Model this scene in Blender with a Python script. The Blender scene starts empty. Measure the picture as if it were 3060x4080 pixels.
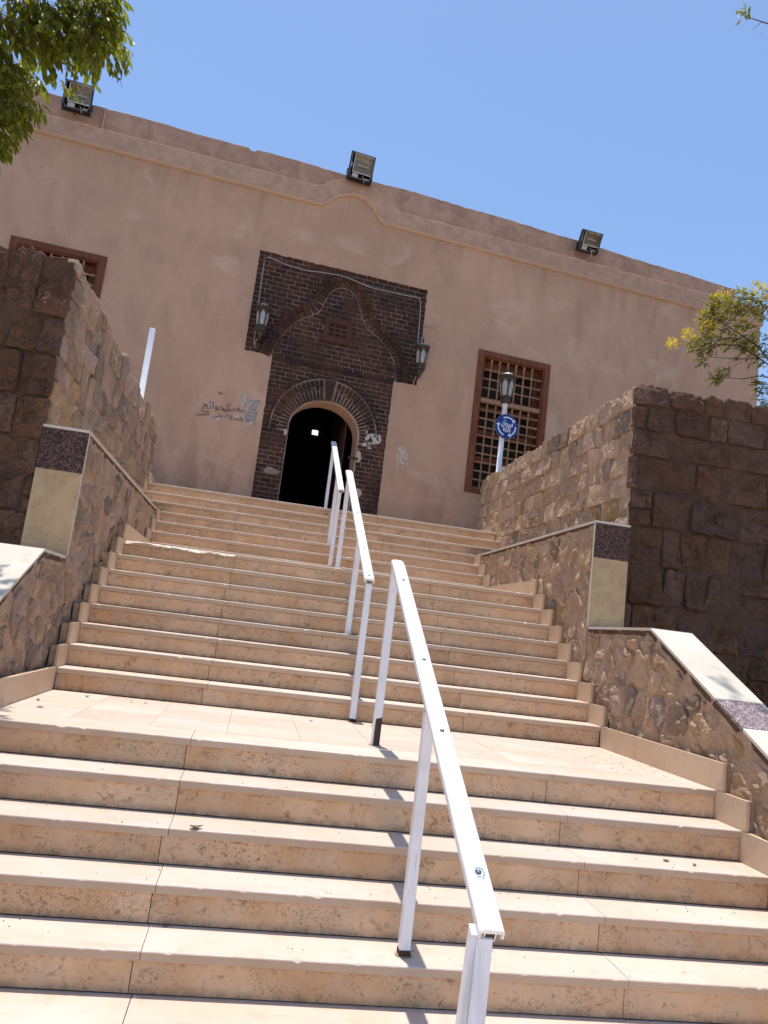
import bpy, math, random
from mathutils import Vector, Matrix, noise as MN
R_ = random.Random(7)
SC = bpy.context.scene
COL = SC.collection
PI = math.pi

# ------------------------------------------------------------------ camera, sky, sun, exposure
CAM_P = Vector((-1.1633, -4.7155, 0.7087))
yaw, pitch, roll = 0.1478, 0.1595, 0.1219
fw = Vector((math.sin(yaw)*math.cos(pitch), math.cos(yaw)*math.cos(pitch), math.sin(pitch)))
r0 = Vector((math.cos(yaw), -math.sin(yaw), 0)); u0 = r0.cross(fw)
rt = r0*math.cos(roll)+u0*math.sin(roll); up = -r0*math.sin(roll)+u0*math.cos(roll)
cd = bpy.data.cameras.new('camera'); cam = bpy.data.objects.new('camera', cd); COL.objects.link(cam)
cd.sensor_fit = 'HORIZONTAL'; cd.sensor_width = 36; cd.lens = 36*3065/3060
cd.clip_start = 0.05; cd.clip_end = 3000
cam.matrix_world = Matrix(((rt.x, up.x, -fw.x, CAM_P.x), (rt.y, up.y, -fw.y, CAM_P.y), (rt.z, up.z, -fw.z, CAM_P.z), (0, 0, 0, 1)))
SC.camera = cam
SUN = Vector((-0.035, 0.10, 1.0)).normalized()
W = bpy.data.worlds.new('World'); SC.world = W; W.use_nodes = True
wn = W.node_tree.nodes; wl = W.node_tree.links
bg = wn['Background']
sky = wn.new('ShaderNodeTexSky'); sky.sky_type = 'NISHITA'; sky.sun_disc = False
sky.sun_elevation = math.asin(SUN.z); sky.sun_rotation = math.atan2(SUN.x, SUN.y)
sky.altitude = 50; sky.air_density = 1.0; sky.dust_density = 0.6; sky.ozone_density = 4.2
wl.new(sky.outputs[0], bg.inputs['Color']); bg.inputs['Strength'].default_value = 0.104
sd = bpy.data.lights.new('sun', 'SUN'); sd.energy = 2.65; sd.angle = math.radians(0.53); sd.color = (1.0, 0.955, 0.89)
so = bpy.data.objects.new('sun', sd); COL.objects.link(so)
so.rotation_euler = SUN.to_track_quat('Z', 'Y').to_euler(); so.location = (0, 0, 30)
vs = SC.view_settings; vs.view_transform = 'Standard'; vs.look = 'None'; vs.exposure = 1.0; vs.gamma = 1.0; vs.use_curve_mapping = False
SC.cycles.max_bounces = 8; SC.cycles.diffuse_bounces = 6; SC.cycles.transparent_max_bounces = 8

# ------------------------------------------------------------------ material helpers
class NT:
    def __init__(s, name):
        s.m = bpy.data.materials.new(name); s.m.use_nodes = True
        s.t = s.m.node_tree; s.n = s.t.nodes; s.l = s.t.links
        s.b = s.n['Principled BSDF']; s.out = s.n['Material Output']
        g = s.n.new('ShaderNodeNewGeometry'); s.pos = g.outputs['Position']
        oi = s.n.new('ShaderNodeObjectInfo'); s.rnd = oi.outputs['Random']; s.oi = oi
        s.b.inputs['Roughness'].default_value = 0.85
        s.b.inputs['Specular IOR Level'].default_value = 0.3
    def val(s, x):
        return x
    def setin(s, sock, v):
        if isinstance(v, (int, float)): sock.default_value = v
        elif isinstance(v, tuple): sock.default_value = v if len(v) != 3 or sock.type == 'VECTOR' else (*v, 1)
        else: s.l.new(v, sock)
    def math(s, op, a, b=0.0, c=None, clamp=False):
        n = s.n.new('ShaderNodeMath'); n.operation = op; n.use_clamp = clamp
        s.setin(n.inputs[0], a); s.setin(n.inputs[1], b)
        if c is not None: s.setin(n.inputs[2], c)
        return n.outputs[0]
    def coords(s, scale=(1, 1, 1), per_object=0.0):
        n = s.n.new('ShaderNodeMapping'); n.inputs['Scale'].default_value = scale
        src = s.pos
        if per_object:
            a = s.n.new('ShaderNodeVectorMath'); a.operation = 'ADD'
            c = s.n.new('ShaderNodeCombineXYZ'); k = s.math('MULTIPLY', s.rnd, per_object)
            for i in range(3): s.l.new(k, c.inputs[i])
            s.l.new(src, a.inputs[0]); s.l.new(c.outputs[0], a.inputs[1]); src = a.outputs[0]
        s.l.new(src, n.inputs['Vector']); return n.outputs[0]
    def noise(s, vec, scale, detail=4, rough=0.6, dist=0.0):
        n = s.n.new('ShaderNodeTexNoise'); n.inputs['Scale'].default_value = scale
        n.inputs['Detail'].default_value = detail; n.inputs['Roughness'].default_value = rough
        n.inputs['Distortion'].default_value = dist
        s.l.new(vec, n.inputs['Vector']); return n.outputs['Fac']
    def vor(s, vec, scale, feat='F1', out='Distance'):
        n = s.n.new('ShaderNodeTexVoronoi'); n.feature = feat; n.inputs['Scale'].default_value = scale
        s.l.new(vec, n.inputs['Vector']); return n.outputs[out]
    def ramp(s, f, a, b, lo=0.0, hi=1.0, smooth=True):
        n = s.n.new('ShaderNodeMapRange'); n.interpolation_type = 'SMOOTHSTEP' if smooth else 'LINEAR'
        s.setin(n.inputs[0], f)
        for i, v in enumerate((a, b, lo, hi)): n.inputs[i+1].default_value = v
        return n.outputs[0]
    def mix(s, f, a, b, mode='MIX'):
        n = s.n.new('ShaderNodeMix'); n.data_type = 'RGBA'; n.blend_type = mode
        s.setin(n.inputs[0], f); s.setin(n.inputs[6], a); s.setin(n.inputs[7], b); return n.outputs[2]
    def hsv(s, col, h=0.5, sat=1.0, v=1.0):
        n = s.n.new('ShaderNodeHueSaturation')
        s.setin(n.inputs['Hue'], h); s.setin(n.inputs['Saturation'], sat); s.setin(n.inputs['Value'], v); s.setin(n.inputs['Color'], col)
        return n.outputs[0]
    def bump(s, h, strength=0.3, dist=0.01, prev=None):
        n = s.n.new('ShaderNodeBump'); n.inputs['Strength'].default_value = strength; n.inputs['Distance'].default_value = dist
        s.l.new(h, n.inputs['Height'])
        if prev is not None: s.l.new(prev, n.inputs['Normal'])
        return n.outputs[0]
    def done(s, col=None, nrm=None, rough=None, metal=None):
        if col is not None: s.setin(s.b.inputs['Base Color'], col)
        if nrm is not None: s.l.new(nrm, s.b.inputs['Normal'])
        if rough is not None: s.setin(s.b.inputs['Roughness'], rough)
        if metal is not None: s.b.inputs['Metallic'].default_value = metal
        return s.m

def m_tread(name='limestone_tread', base=(0.63, 0.51, 0.425)):
    t = NT(name); v = t.coords(per_object=31)
    big = t.noise(v, 1.4, 3); med = t.noise(v, 9, 5, 0.65); fine = t.noise(v, 160, 3)
    c = t.mix(t.ramp(big, .35, .7), base, tuple(x*y for x, y in zip(base, (0.93, 0.885, 0.82))))
    c = t.mix(t.math('MULTIPLY', t.ramp(med, .52, .72), .35), c, (0.42, 0.31, 0.2))
    vein = t.noise(t.coords((2, 14, 14), 31), 1.2, 4, .6, 1.2)
    c = t.mix(t.math('MULTIPLY', t.ramp(vein, .58, .66), .22), c, (0.40, 0.30, 0.21))
    c = t.hsv(c, v=t.ramp(t.rnd, 0, 1, .93, 1.05, False))
    sp = t.ramp(t.vor(v, 55), .05, .0); msk = t.ramp(t.noise(v, 3, 3), .55, .7)
    c = t.mix(t.math('MULTIPLY', sp, msk), c, (0.22, 0.16, 0.11))
    nb = t.bump(fine, .15, .002); nb = t.bump(med, .25, .004, nb)
    return t.done(c, nb, t.ramp(med, .3, .7, .45, .7))

def m_riser(name='fossil_limestone_riser', base=(0.68, 0.455, 0.285)):
    t = NT(name); v = t.coords(per_object=23)
    big = t.noise(v, 2.2, 3); med = t.noise(v, 8, 5, .6, .6)
    c = t.mix(t.ramp(big, .3, .7), base, (0.54, 0.325, 0.175))
    c = t.mix(t.math('MULTIPLY', t.ramp(t.noise(v, 4.5, 3), .45, .62), .6), c, (0.56, 0.40, 0.275))
    # fossil rings and pits, in clusters
    msk = t.ramp(t.noise(v, 4, 4, .65), .46, .60)
    sh = t.vor(t.coords((1, 1, 1.5), 23), 52, 'DISTANCE_TO_EDGE')
    edge = t.ramp(sh, .12, .02)
    pit = t.ramp(t.noise(v, 75, 3, .7), .57, .66)
    c = t.mix(t.math('MULTIPLY', t.math('MULTIPLY', edge, msk), .28), c, (0.25, 0.155, 0.085))
    wrm = t.math('MULTIPLY', t.ramp(t.noise(t.coords((9, 9, 12), 23), 1.6, 6, .75, 1.4), .55, .63), t.ramp(t.noise(v, 3.1, 3), .42, .60))
    c = t.mix(t.math('MULTIPLY', wrm, .7), c, (0.24, 0.14, 0.07))
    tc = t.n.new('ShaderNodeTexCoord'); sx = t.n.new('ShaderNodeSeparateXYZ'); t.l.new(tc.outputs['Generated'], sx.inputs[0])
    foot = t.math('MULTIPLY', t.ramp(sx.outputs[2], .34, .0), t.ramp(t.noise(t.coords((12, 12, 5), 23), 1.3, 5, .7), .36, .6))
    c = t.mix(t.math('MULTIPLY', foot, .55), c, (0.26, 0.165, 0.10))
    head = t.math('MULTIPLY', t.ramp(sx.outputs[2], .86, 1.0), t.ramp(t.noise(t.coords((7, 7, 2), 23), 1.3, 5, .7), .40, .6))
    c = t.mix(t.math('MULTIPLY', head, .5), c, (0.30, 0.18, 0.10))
    c = t.mix(t.math('MULTIPLY', t.math('MULTIPLY', pit, msk), .75), c, (0.15, 0.09, 0.05))
    blot = t.ramp(t.noise(v, 17, 6, .75, .8), .55, .68)
    c = t.mix(t.math('MULTIPLY', blot, .75), c, (0.20, 0.12, 0.062))
    c = t.hsv(c, v=t.ramp(t.rnd, 0, 1, .9, 1.08, False))
    h = t.math('SUBTRACT', t.noise(v, 60, 4), t.math('MULTIPLY', pit, msk))
    return t.done(c, t.bump(h, .45, .003), .75)

def m_plaster():
    t = NT('earth_plaster'); v = t.coords()
    big = t.noise(v, .55, 4, .55); med = t.noise(t.coords((1, 1, .45)), 2.4, 5, .6, .4); sm = t.noise(v, 11, 5, .65)
    c = t.mix(t.ramp(big, .35, .68), (0.585, 0.36, 0.24), (0.49, 0.30, 0.20))
    c = t.mix(t.math('MULTIPLY', t.ramp(med, .45, .7), .4), c, (0.38, 0.235, 0.16))
    c = t.mix(t.math('MULTIPLY', t.ramp(sm, .5, .75), .3), c, (0.60, 0.41, 0.30))
    st = t.noise(t.coords((4, 4, .5)), 1.0, 3, .5)
    c = t.mix(t.math('MULTIPLY', t.ramp(st, .58, .8), .16), c, (0.23, 0.15, 0.105))
    cr = t.vor(t.coords((1, 1, 1)), 1.15, 'DISTANCE_TO_EDGE')
    crm = t.math('MULTIPLY', t.ramp(cr, .006, .0), t.ramp(t.noise(v, 1.7, 2), .56, .62))
    c = t.mix(t.math('MULTIPLY', crm, .25), c, (0.16, 0.11, 0.08))
    spot = t.math('MULTIPLY', t.ramp(t.vor(v, 5.5), .055, .02), t.ramp(t.noise(v, 3.3, 2), .56, .6))
    c = t.mix(t.math('MULTIPLY', spot, .7), c, (0.13, 0.09, 0.07))
    sz = t.n.new('ShaderNodeSeparateXYZ'); t.l.new(t.pos, sz.inputs[0]); z_ = sz.outputs[2]
    base_ = t.math('MULTIPLY', t.ramp(z_, 4.3, 2.6), t.ramp(t.noise(t.coords((1.6, 1.6, .8)), 1.5, 5, .65), .44, .62))
    c = t.mix(t.math('MULTIPLY', base_, .5), c, (0.30, 0.175, 0.105))
    run = t.math('MULTIPLY', t.ramp(z_, 7.2, 8.4), t.ramp(t.noise(t.coords((3.2, 3.2, .25)), 1.4, 3, .5), .52, .68))
    c = t.mix(t.math('MULTIPLY', run, .28), c, (0.27, 0.165, 0.11))
    pale = t.ramp(t.noise(t.coords((.7, .7, 1.1)), .9, 5, .6, .8), .56, .66)
    c = t.mix(t.math('MULTIPLY', pale, .45), c, (0.66, 0.46, 0.34))
    n = t.bump(med, .35, .03); n = t.bump(sm, .4, .01, n); n = t.bump(t.noise(v, 130, 3), .3, .003, n)
    return t.done(c, n, .92)

def m_beige():
    t = NT('beige_marble_facing'); v = t.coords()
    n1 = t.noise(v, 5, 5, .65, .7); n2 = t.noise(v, 40, 5, .75)
    c = t.mix(t.ramp(n1, .3, .7), (0.50, 0.355, 0.20), (0.42, 0.285, 0.155))
    c = t.mix(t.math('MULTIPLY', t.math('MULTIPLY', t.ramp(n2, .52, .64), t.ramp(n1, .42, .6)), .7), c, (0.24, 0.15, 0.075))
    return t.done(c, t.bump(n2, .25, .002), .55)

def m_parapet():
    t = NT('weathered_parapet_plaster'); v = t.coords()
    med = t.noise(v, 3, 6, .65, .7); sm = t.noise(v, 16, 5, .7)
    c = t.mix(t.ramp(med, .35, .68), (0.51, 0.32, 0.225), (0.36, 0.215, 0.145))
    c = t.mix(t.math('MULTIPLY', t.ramp(sm, .5, .72), .45), c, (0.45, 0.34, 0.265))
    n = t.bump(med, .6, .04); n = t.bump(sm, .6, .015, n)
    return t.done(c, n, .95)

def m_stone(name, cols, bumpk=1.0, scale=1.0):
    t = NT(name); v = t.coords(per_object=41)
    n1 = t.noise(v, 5*scale, 5, .65, .3); n2 = t.noise(v, 30*scale, 7, .75); n3 = t.noise(v, 130, 5, .75)
    c = t.mix(t.ramp(n1, .3, .7), cols[0], cols[1])
    c = t.mix(t.math('MULTIPLY', t.ramp(n2, .5, .72), .55), c, cols[2])
    c = t.mix(t.math('MULTIPLY', t.ramp(t.noise(v, 2.1, 2), .5, .8), .4), c, cols[3])
    chip = t.ramp(t.noise(v, 55, 6, .8), .54, .62); dark = t.ramp(t.noise(v, 38, 6, .8), .57, .66)
    c = t.mix(t.math('MULTIPLY', chip, .45), c, tuple(min(1, x*1.25) for x in cols[2])); c = t.mix(t.math('MULTIPLY', dark, .55), c, tuple(x*.42 for x in cols[1]))
    hs = t.math('FRACT', t.math('MULTIPLY', t.rnd, 7.31))
    c = t.hsv(c, t.ramp(hs, 0, 1, .494, .505, False), t.ramp(hs, 0, 1, .88, 1.1, False), t.ramp(t.rnd, 0, 1, .78, 1.16, False))
    str_ = t.noise(t.coords((3, 3, 22), 41), 1.5, 3, .5)
    n = t.bump(n1, .6*bumpk, .04); n = t.bump(n2, 1.0*bumpk, .02, n); n = t.bump(str_, .25*bumpk, .01, n); n = t.bump(n3, .8, .006, n)
    return t.done(c, n, .95)

def m_mortar(name, col=(0.30, 0.23, 0.17), k=1.0, dirty=0.0):
    t = NT(name); v = t.coords()
    n1 = t.noise(v, 6, 6, .7, .5); n2 = t.noise(v, 40, 5, .7)
    c = t.mix(t.ramp(n1, .3, .7), col, tuple(x*.66 for x in col))
    c = t.mix(t.math('MULTIPLY', t.ramp(n2, .5, .7), .4), c, tuple(min(1, x*1.3) for x in col))
    c = t.mix(t.math('MULTIPLY', t.ramp(t.noise(v, 34, 6, .8), .56, .66), .5), c, tuple(x*.4 for x in col))
    if dirty: c = t.mix(t.math('MULTIPLY', t.ramp(t.noise(v, 2.3, 4, .6), .42, .62), dirty), c, tuple(x*.22 for x in col))
    n = t.bump(n1, .9*k, .05); n = t.bump(n2, .7*k, .012, n)
    return t.done(c, n, .97)

def m_granite(name, dark=(0.055, 0.035, 0.035), light=(0.24, 0.17, 0.16)):
    t = NT(name); v = t.coords()
    a = t.vor(v, 95, out='Color'); b = t.noise(v, 120, 4, .7)
    sep = t.n.new('ShaderNodeSeparateColor'); t.l.new(a, sep.inputs[0])
    c = t.mix(t.ramp(sep.outputs[0], .4, .8), dark, light)
    c = t.mix(t.ramp(b, .5, .62), c, tuple(x*.5 for x in dark))
    return t.done(c, t.bump(b, .15, .001), .5)

def m_brick():
    t = NT('dark_burnt_brick'); v = t.coords(per_object=17)
    n1 = t.noise(v, 18, 5, .65); n2 = t.noise(v, 90, 4)
    c = t.mix(t.ramp(n1, .3, .7), (0.058, 0.027, 0.018), (0.028, 0.017, 0.013))
    c = t.mix(t.math('MULTIPLY', t.ramp(t.noise(t.coords(), 1.3, 3), .4, .62), .6), c, (0.105, 0.040, 0.023))
    c = t.hsv(c, t.ramp(t.math('FRACT', t.math('MULTIPLY', t.rnd, 5.3)), 0, 1, .49, .51, False), 1.0, t.ramp(t.rnd, 0, 1, .65, 1.35, False))
    n = t.bump(n1, .4, .008); n = t.bump(n2, .4, .003, n)
    return t.done(c, n, .9)

def m_wood(name='red_brown_wood', a=(0.21, 0.066, 0.024), b=(0.12, 0.036, 0.014)):
    t = NT(name)
    g1 = t.noise(t.coords((30, 30, 2)), 1.5, 4, .6, .4); g2 = t.noise(t.coords(), 8, 4)
    c = t.mix(t.ramp(g1, .35, .65), a, b); c = t.mix(t.math('MULTIPLY', t.ramp(g2, .5, .7), .4), c, tuple(x*1.35 for x in a))
    c = t.hsv(c, v=t.ramp(t.rnd, 0, 1, .85, 1.15, False))
    return t.done(c, t.bump(g1, .25, .003), .6)

def m_paint(name, col=(0.80, 0.785, 0.79), rough=.38, rust=.55):
    t = NT(name); v = t.coords(per_object=5)
    n1 = t.noise(v, 26, 5, .7); n2 = t.noise(v, 4, 3)
    c = t.mix(t.math('MULTIPLY', t.ramp(n2, .42, .7), .4), col, tuple(x*.78 for x in col)); c = t.mix(t.math('MULTIPLY', t.ramp(t.noise(t.coords((6, 1, 1), 5), 14, 5, .7), .56, .70), .35), c, (0.42, 0.38, 0.35))
    k = t.math('MULTIPLY', t.ramp(n1, .67, .71), rust)
    c = t.mix(k, c, (0.16, 0.11, 0.10))
    return t.done(c, t.bump(n1, .12, .002), rough)

def m_flat(name, col, rough=.7, metal=0.0, k=.15, sc=30):
    t = NT(name); v = t.coords(per_object=9); n1 = t.noise(v, sc, 4)
    c = t.mix(t.ramp(n1, .35, .65), col, tuple(x*(1-k) for x in col))
    return t.done(c, t.bump(n1, .15, .002), rough, metal)

def m_leaf(name, a, b, trans=.45):
    t = NT(name)
    c = t.mix(t.rnd, a, b)
    n1 = t.noise(t.coords(), 9, 3); c = t.mix(t.math('MULTIPLY', t.ramp(n1, .4, .7), .5), c, tuple(x*.6 for x in a))
    t.done(c, None, .42)
    tr = t.n.new('ShaderNodeBsdfTranslucent'); ms = t.n.new('ShaderNodeMixShader'); ms.inputs[0].default_value = trans
    t.l.new(t.mix(1.0, c, (1.9, 1.75, .45), 'MULTIPLY'), tr.inputs['Color'])
    t.l.new(t.b.outputs[0], ms.inputs[1]); t.l.new(tr.outputs[0], ms.inputs[2]); t.l.new(ms.outputs[0], t.out.inputs[0])
    return t.m

def m_ground():
    t = NT('dusty_ground'); v = t.coords()
    n1 = t.noise(v, .4, 5); n2 = t.noise(v, 12, 5)
    c = t.mix(t.ramp(n1, .35, .65), (0.30, 0.235, 0.17), (0.22, 0.165, 0.115)); c = t.mix(t.math('MULTIPLY', t.ramp(n2, .5, .7), .4), c, (0.15, 0.115, 0.08))
    return t.done(c, t.bump(n2, .5, .02), .97)

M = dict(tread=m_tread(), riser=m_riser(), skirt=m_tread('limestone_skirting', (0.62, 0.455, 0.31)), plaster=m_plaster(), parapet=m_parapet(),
    band=m_flat('moulding_plaster', (0.54, 0.34, 0.235), .9, 0, .18, 6), lip=m_flat('pale_moulding_edge', (0.60, 0.42, 0.31), .9, 0, .1, 12),
    stone=m_stone('rubble_stone', ((0.54, 0.37, 0.25), (0.41, 0.265, 0.17), (0.66, 0.49, 0.345), (0.46, 0.28, 0.17))),
    greystone=m_stone('greyed_rubble_stone', ((0.44, 0.305, 0.215), (0.32, 0.215, 0.15), (0.56, 0.42, 0.315), (0.36, 0.23, 0.155))),
    shaded_stone=m_stone('shaded_wall_stone', ((0.155, 0.083, 0.054), (0.09, 0.047, 0.03), (0.24, 0.145, 0.098), (0.14, 0.057, 0.032)), .9),  # wall stone again, darker in colour to carry the front faces' shade
    ochre=m_stone('ochre_stone', ((0.46, 0.29, 0.14), (0.36, 0.22, 0.12), (0.54, 0.40, 0.25), (0.40, 0.25, 0.13))),
    grey=m_stone('grey_stone', ((0.33, 0.235, 0.17), (0.22, 0.15, 0.11), (0.46, 0.35, 0.265), (0.26, 0.18, 0.13))),
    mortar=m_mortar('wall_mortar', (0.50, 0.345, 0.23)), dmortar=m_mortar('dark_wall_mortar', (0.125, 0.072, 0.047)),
    bmortar=m_mortar('pale_brick_mortar', (0.40, 0.295, 0.24), .3, .75), coping=m_tread('pale_coping_stone', (0.62, 0.565, 0.485)),
    nosing=m_tread('shaded_nosing', (0.52, 0.385, 0.28)), beige=m_beige(), swood=m_wood('dark_red_wood', (0.12, 0.036, 0.016), (0.07, 0.022, 0.011)), granite=m_granite('speckled_granite', (0.035, 0.016, 0.012), (0.17, 0.088, 0.066)), granite2=m_granite('pink_granite', (0.17, 0.12, 0.12), (0.45, 0.36, 0.36)),
    brick=m_brick(), wood=m_wood(), lwood=m_wood('turned_wood', (0.40, 0.215, 0.12), (0.28, 0.145, 0.08)), dwood=m_wood('dark_door_wood', (0.07, 0.027, 0.014), (0.04, 0.017, 0.009)),
    white=m_paint('white_rail_paint'), white2=m_paint('white_pole_paint', (0.76, 0.77, 0.82), .5, .35), rust=m_flat('rusty_steel', (0.10, 0.055, 0.04), .85, 0, .5, 60),
    black=m_flat('black_housing', (0.022, 0.02, 0.022), .5), alu=m_flat('dull_aluminium', (0.50, 0.46, 0.40), .35, .55, .25, 18), reflector=m_flat('dusty_reflector', (0.36, 0.315, 0.25), .55, .1, .4, 14),
    bronze=m_flat('brown_lantern_metal', (0.10, 0.065, 0.045), .5, .3, .4, 60), opal=m_flat('frosted_glass', (0.42, 0.40, 0.37), .35, 0, .12, 10), cap=m_flat('pale_lantern_cap', (0.62, 0.57, 0.52), .4, .2, .3, 50),
    blue=m_flat('blue_sign_sheet', (0.012, 0.055, 0.27), .35, 0, .12, 5), swhite=m_flat('white_sign_print', (0.75, 0.77, 0.85), .4, 0, .05), scuff=m_flat('blue_marker', (0.12, 0.30, 0.55), .6, 0, .5, 300),
    paper=m_flat('weathered_paper', (0.62, 0.55, 0.49), .9, 0, .35, 40), paper2=m_flat('grey_torn_paper', (0.42, 0.37, 0.33), .9, 0, .4, 30), ink=m_flat('dark_paint_writing', (0.19, 0.12, 0.088), .9, 0, .3),
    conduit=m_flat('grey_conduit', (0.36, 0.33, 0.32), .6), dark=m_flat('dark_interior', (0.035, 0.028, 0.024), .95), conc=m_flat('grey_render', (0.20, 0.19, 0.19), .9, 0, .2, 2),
    ballast=m_flat('pale_ballast_box', (0.58, 0.53, 0.46), .7, 0, .3, 40), ground=m_ground(), bark=m_flat('bark', (0.14, 0.10, 0.075), .95, 0, .5, 14), twig=m_flat('twig_bark', (0.17, 0.115, 0.075), .9, 0, .4, 20),
    leaf=m_leaf('ficus_leaf', (0.13, 0.16, 0.028), (0.30, 0.29, 0.04), .55), leaf2=m_leaf('small_green_leaf', (0.13, 0.14, 0.035), (0.30, 0.27, 0.05), .5), flower=m_leaf('yellow_blossom', (0.72, 0.55, 0.05), (0.62, 0.50, 0.03), .3),
    dry=m_flat('dry_leaf', (0.22, 0.15, 0.09), .9, 0, .4, 60), screw=m_flat('dull_screw', (0.22, 0.22, 0.23), .4, .6))
em = NT('daylit_opening'); em.b.inputs['Emission Color'].default_value = (0.75, 0.95, 1, 1); em.b.inputs['Emission Strength'].default_value = 1.3; M['lit'] = em.m

# ------------------------------------------------------------------ mesh helpers
class MB:
    def __init__(s): s.v = []; s.f = []
    def box(s, x0, x1, y0, y1, z0, z1):
        b = len(s.v); s.v += [(x0, y0, z0), (x1, y0, z0), (x1, y1, z0), (x0, y1, z0), (x0, y0, z1), (x1, y0, z1), (x1, y1, z1), (x0, y1, z1)]
        s.f += [tuple(b+i for i in q) for q in ((0, 3, 2, 1), (4, 5, 6, 7), (0, 1, 5, 4), (1, 2, 6, 5), (2, 3, 7, 6), (3, 0, 4, 7))]; return s
    def poly(s, pts): b = len(s.v); s.v += [tuple(p) for p in pts]; s.f.append(tuple(range(b, b+len(pts)))); return s
    def prism(s, pts, vec):      # pts: closed 3D outline, extruded by vec
        b = len(s.v); n = len(pts); vec = Vector(vec)
        s.v += [tuple(p) for p in pts]+[tuple(Vector(p)+vec) for p in pts]
        s.f.append(tuple(b+i for i in range(n))[::-1]); s.f.append(tuple(b+n+i for i in range(n)))
        for i in range(n): j = (i+1) % n; s.f.append((b+i, b+j, b+n+j, b+n+i))
        return s
    def loft(s, rings, cap=True, closed=True):
        b = len(s.v); n = len(rings[0])
        for r in rings: s.v += [tuple(p) for p in r]
        for k in range(len(rings)-1):
            for i in range(n if closed else n-1):
                j = (i+1) % n; s.f.append((b+k*n+i, b+k*n+j, b+(k+1)*n+j, b+(k+1)*n+i))
        if cap and closed:
            s.f.append(tuple(b+i for i in range(n))[::-1]); s.f.append(tuple(b+(len(rings)-1)*n+i for i in range(n)))
        return s
    def tube(s, pts, rad, seg=8):
        pts = [Vector(p) for p in pts]; rings = []
        for i, p in enumerate(pts):
            d = (pts[min(i+1, len(pts)-1)]-pts[max(i-1, 0)]).normalized()
            a = d.cross(Vector((0, 0, 1)) if abs(d.z) < .9 else Vector((1, 0, 0))).normalized(); c = d.cross(a)
            r = rad[i] if isinstance(rad, (list, tuple)) else rad
            rings.append([p+(a*math.cos(2*PI*k/seg)+c*math.sin(2*PI*k/seg))*r for k in range(seg)])
        return s.loft(rings)
    def lathe(s, prof, c=(0, 0, 0), seg=16, axis='z'):
        rings = []
        for r, h in prof:
            ring = []
            for k in range(seg):
                a, b = r*math.cos(2*PI*k/seg), r*math.sin(2*PI*k/seg)
                ring.append({'z': (c[0]+a, c[1]+b, c[2]+h), 'x': (c[0]+h, c[1]+a, c[2]+b), 'y': (c[0]+a, c[1]+h, c[2]+b)}[axis])
            rings.append(ring)
        return s.loft(rings)
    def mesh(s, name, mat, smooth=False):
        me = bpy.data.meshes.new(name); me.from_pydata(s.v, [], s.f); me.update()
        if mat: me.materials.append(mat)
        if smooth:
            for p in me.polygons: p.use_smooth = True
        return me
    def build(s, name, mat, parent=None, smooth=False, loc=None):
        return link(name, s.mesh(name, mat, smooth), parent, loc)
def link(name, me, parent=None, loc=None):
    o = bpy.data.objects.new(name, me); COL.objects.link(o)
    if parent: o.parent = parent
    if loc: o.location = loc
    return o
def tag(o, label=None, cat=None, group=None, kind=None):
    for k, v in (('label', label), ('category', cat), ('group', group), ('kind', kind)):
        if v: o[k] = v
    return o
def thing(name, label, cat, loc=(0, 0, 0), rz=0, group=None):
    o = bpy.data.objects.new(name, None); COL.objects.link(o); o.location = loc; o.rotation_euler = (0, 0, rz); o.empty_display_size = .2
    return tag(o, label, cat, group)
def nz(x, y=0, z=0, s=1.0): return MN.noise(Vector((x*s, y*s, z*s)))

# ------------------------------------------------------------------ constants of the place
H = 0.1725; T = 0.2773; HK = 0.1798; HT = 0.1722; TT = 0.287
YL = [1.7138+i*T for i in range(8)]                     # eight steps above the lower landing
YT = [5.54+i*TT for i in range(7)]                      # seven steps to the top landing
ZG = -5*HK; ZTOP = 8*H+7*HT
XL, XR = -2.61, 1.90; XLU, XRU = -3.07, 2.52; XLP, XRP = -2.69, 1.95
FA = 0.1039; FY = 8.6007

# ------------------------------------------------------------------ ground
g = MB(); g.poly([(-300, -300, ZG-.03), (300, -300, ZG-.03), (300, 300, ZG-.03), (-300, 300, ZG-.03)])
tag(g.build('ground', M['ground']), kind='structure')
te = MB(); te.box(-14, XLU-.42, 2.2, 9.0, ZG-.1, 2.5); te.box(XRU+.42, 13, 3.15, 9.9, ZG-.1, 2.5)
tag(te.build('upper_terrace', M['ground']), kind='structure')
pv = tag(bpy.data.objects.new('pavement', None), kind='structure'); COL.objects.link(pv)
cuts = [-6.2, -3.66, -1.44, .79, 3.0, 5.2]
for r in range(4):
    y1 = -4*HK*0-1.083-r*.62; y0 = y1-.616
    for i in range(5):
        a, b = cuts[i]+(0 if r % 2 == 0 else .0), cuts[i+1]
        MB().box(a+.002, b-.002, y0, y1, ZG-.028, ZG+R_.uniform(-.0006, .0006)).build('paving_slab', M['tread'], pv)
MB().box(-9, 9, -22.0, y0-.004, ZG-.028, ZG-.001).build('paving_field', M['tread'], pv)  # unseen plaza, widened so pale stone bounces warm light at the facade

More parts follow.
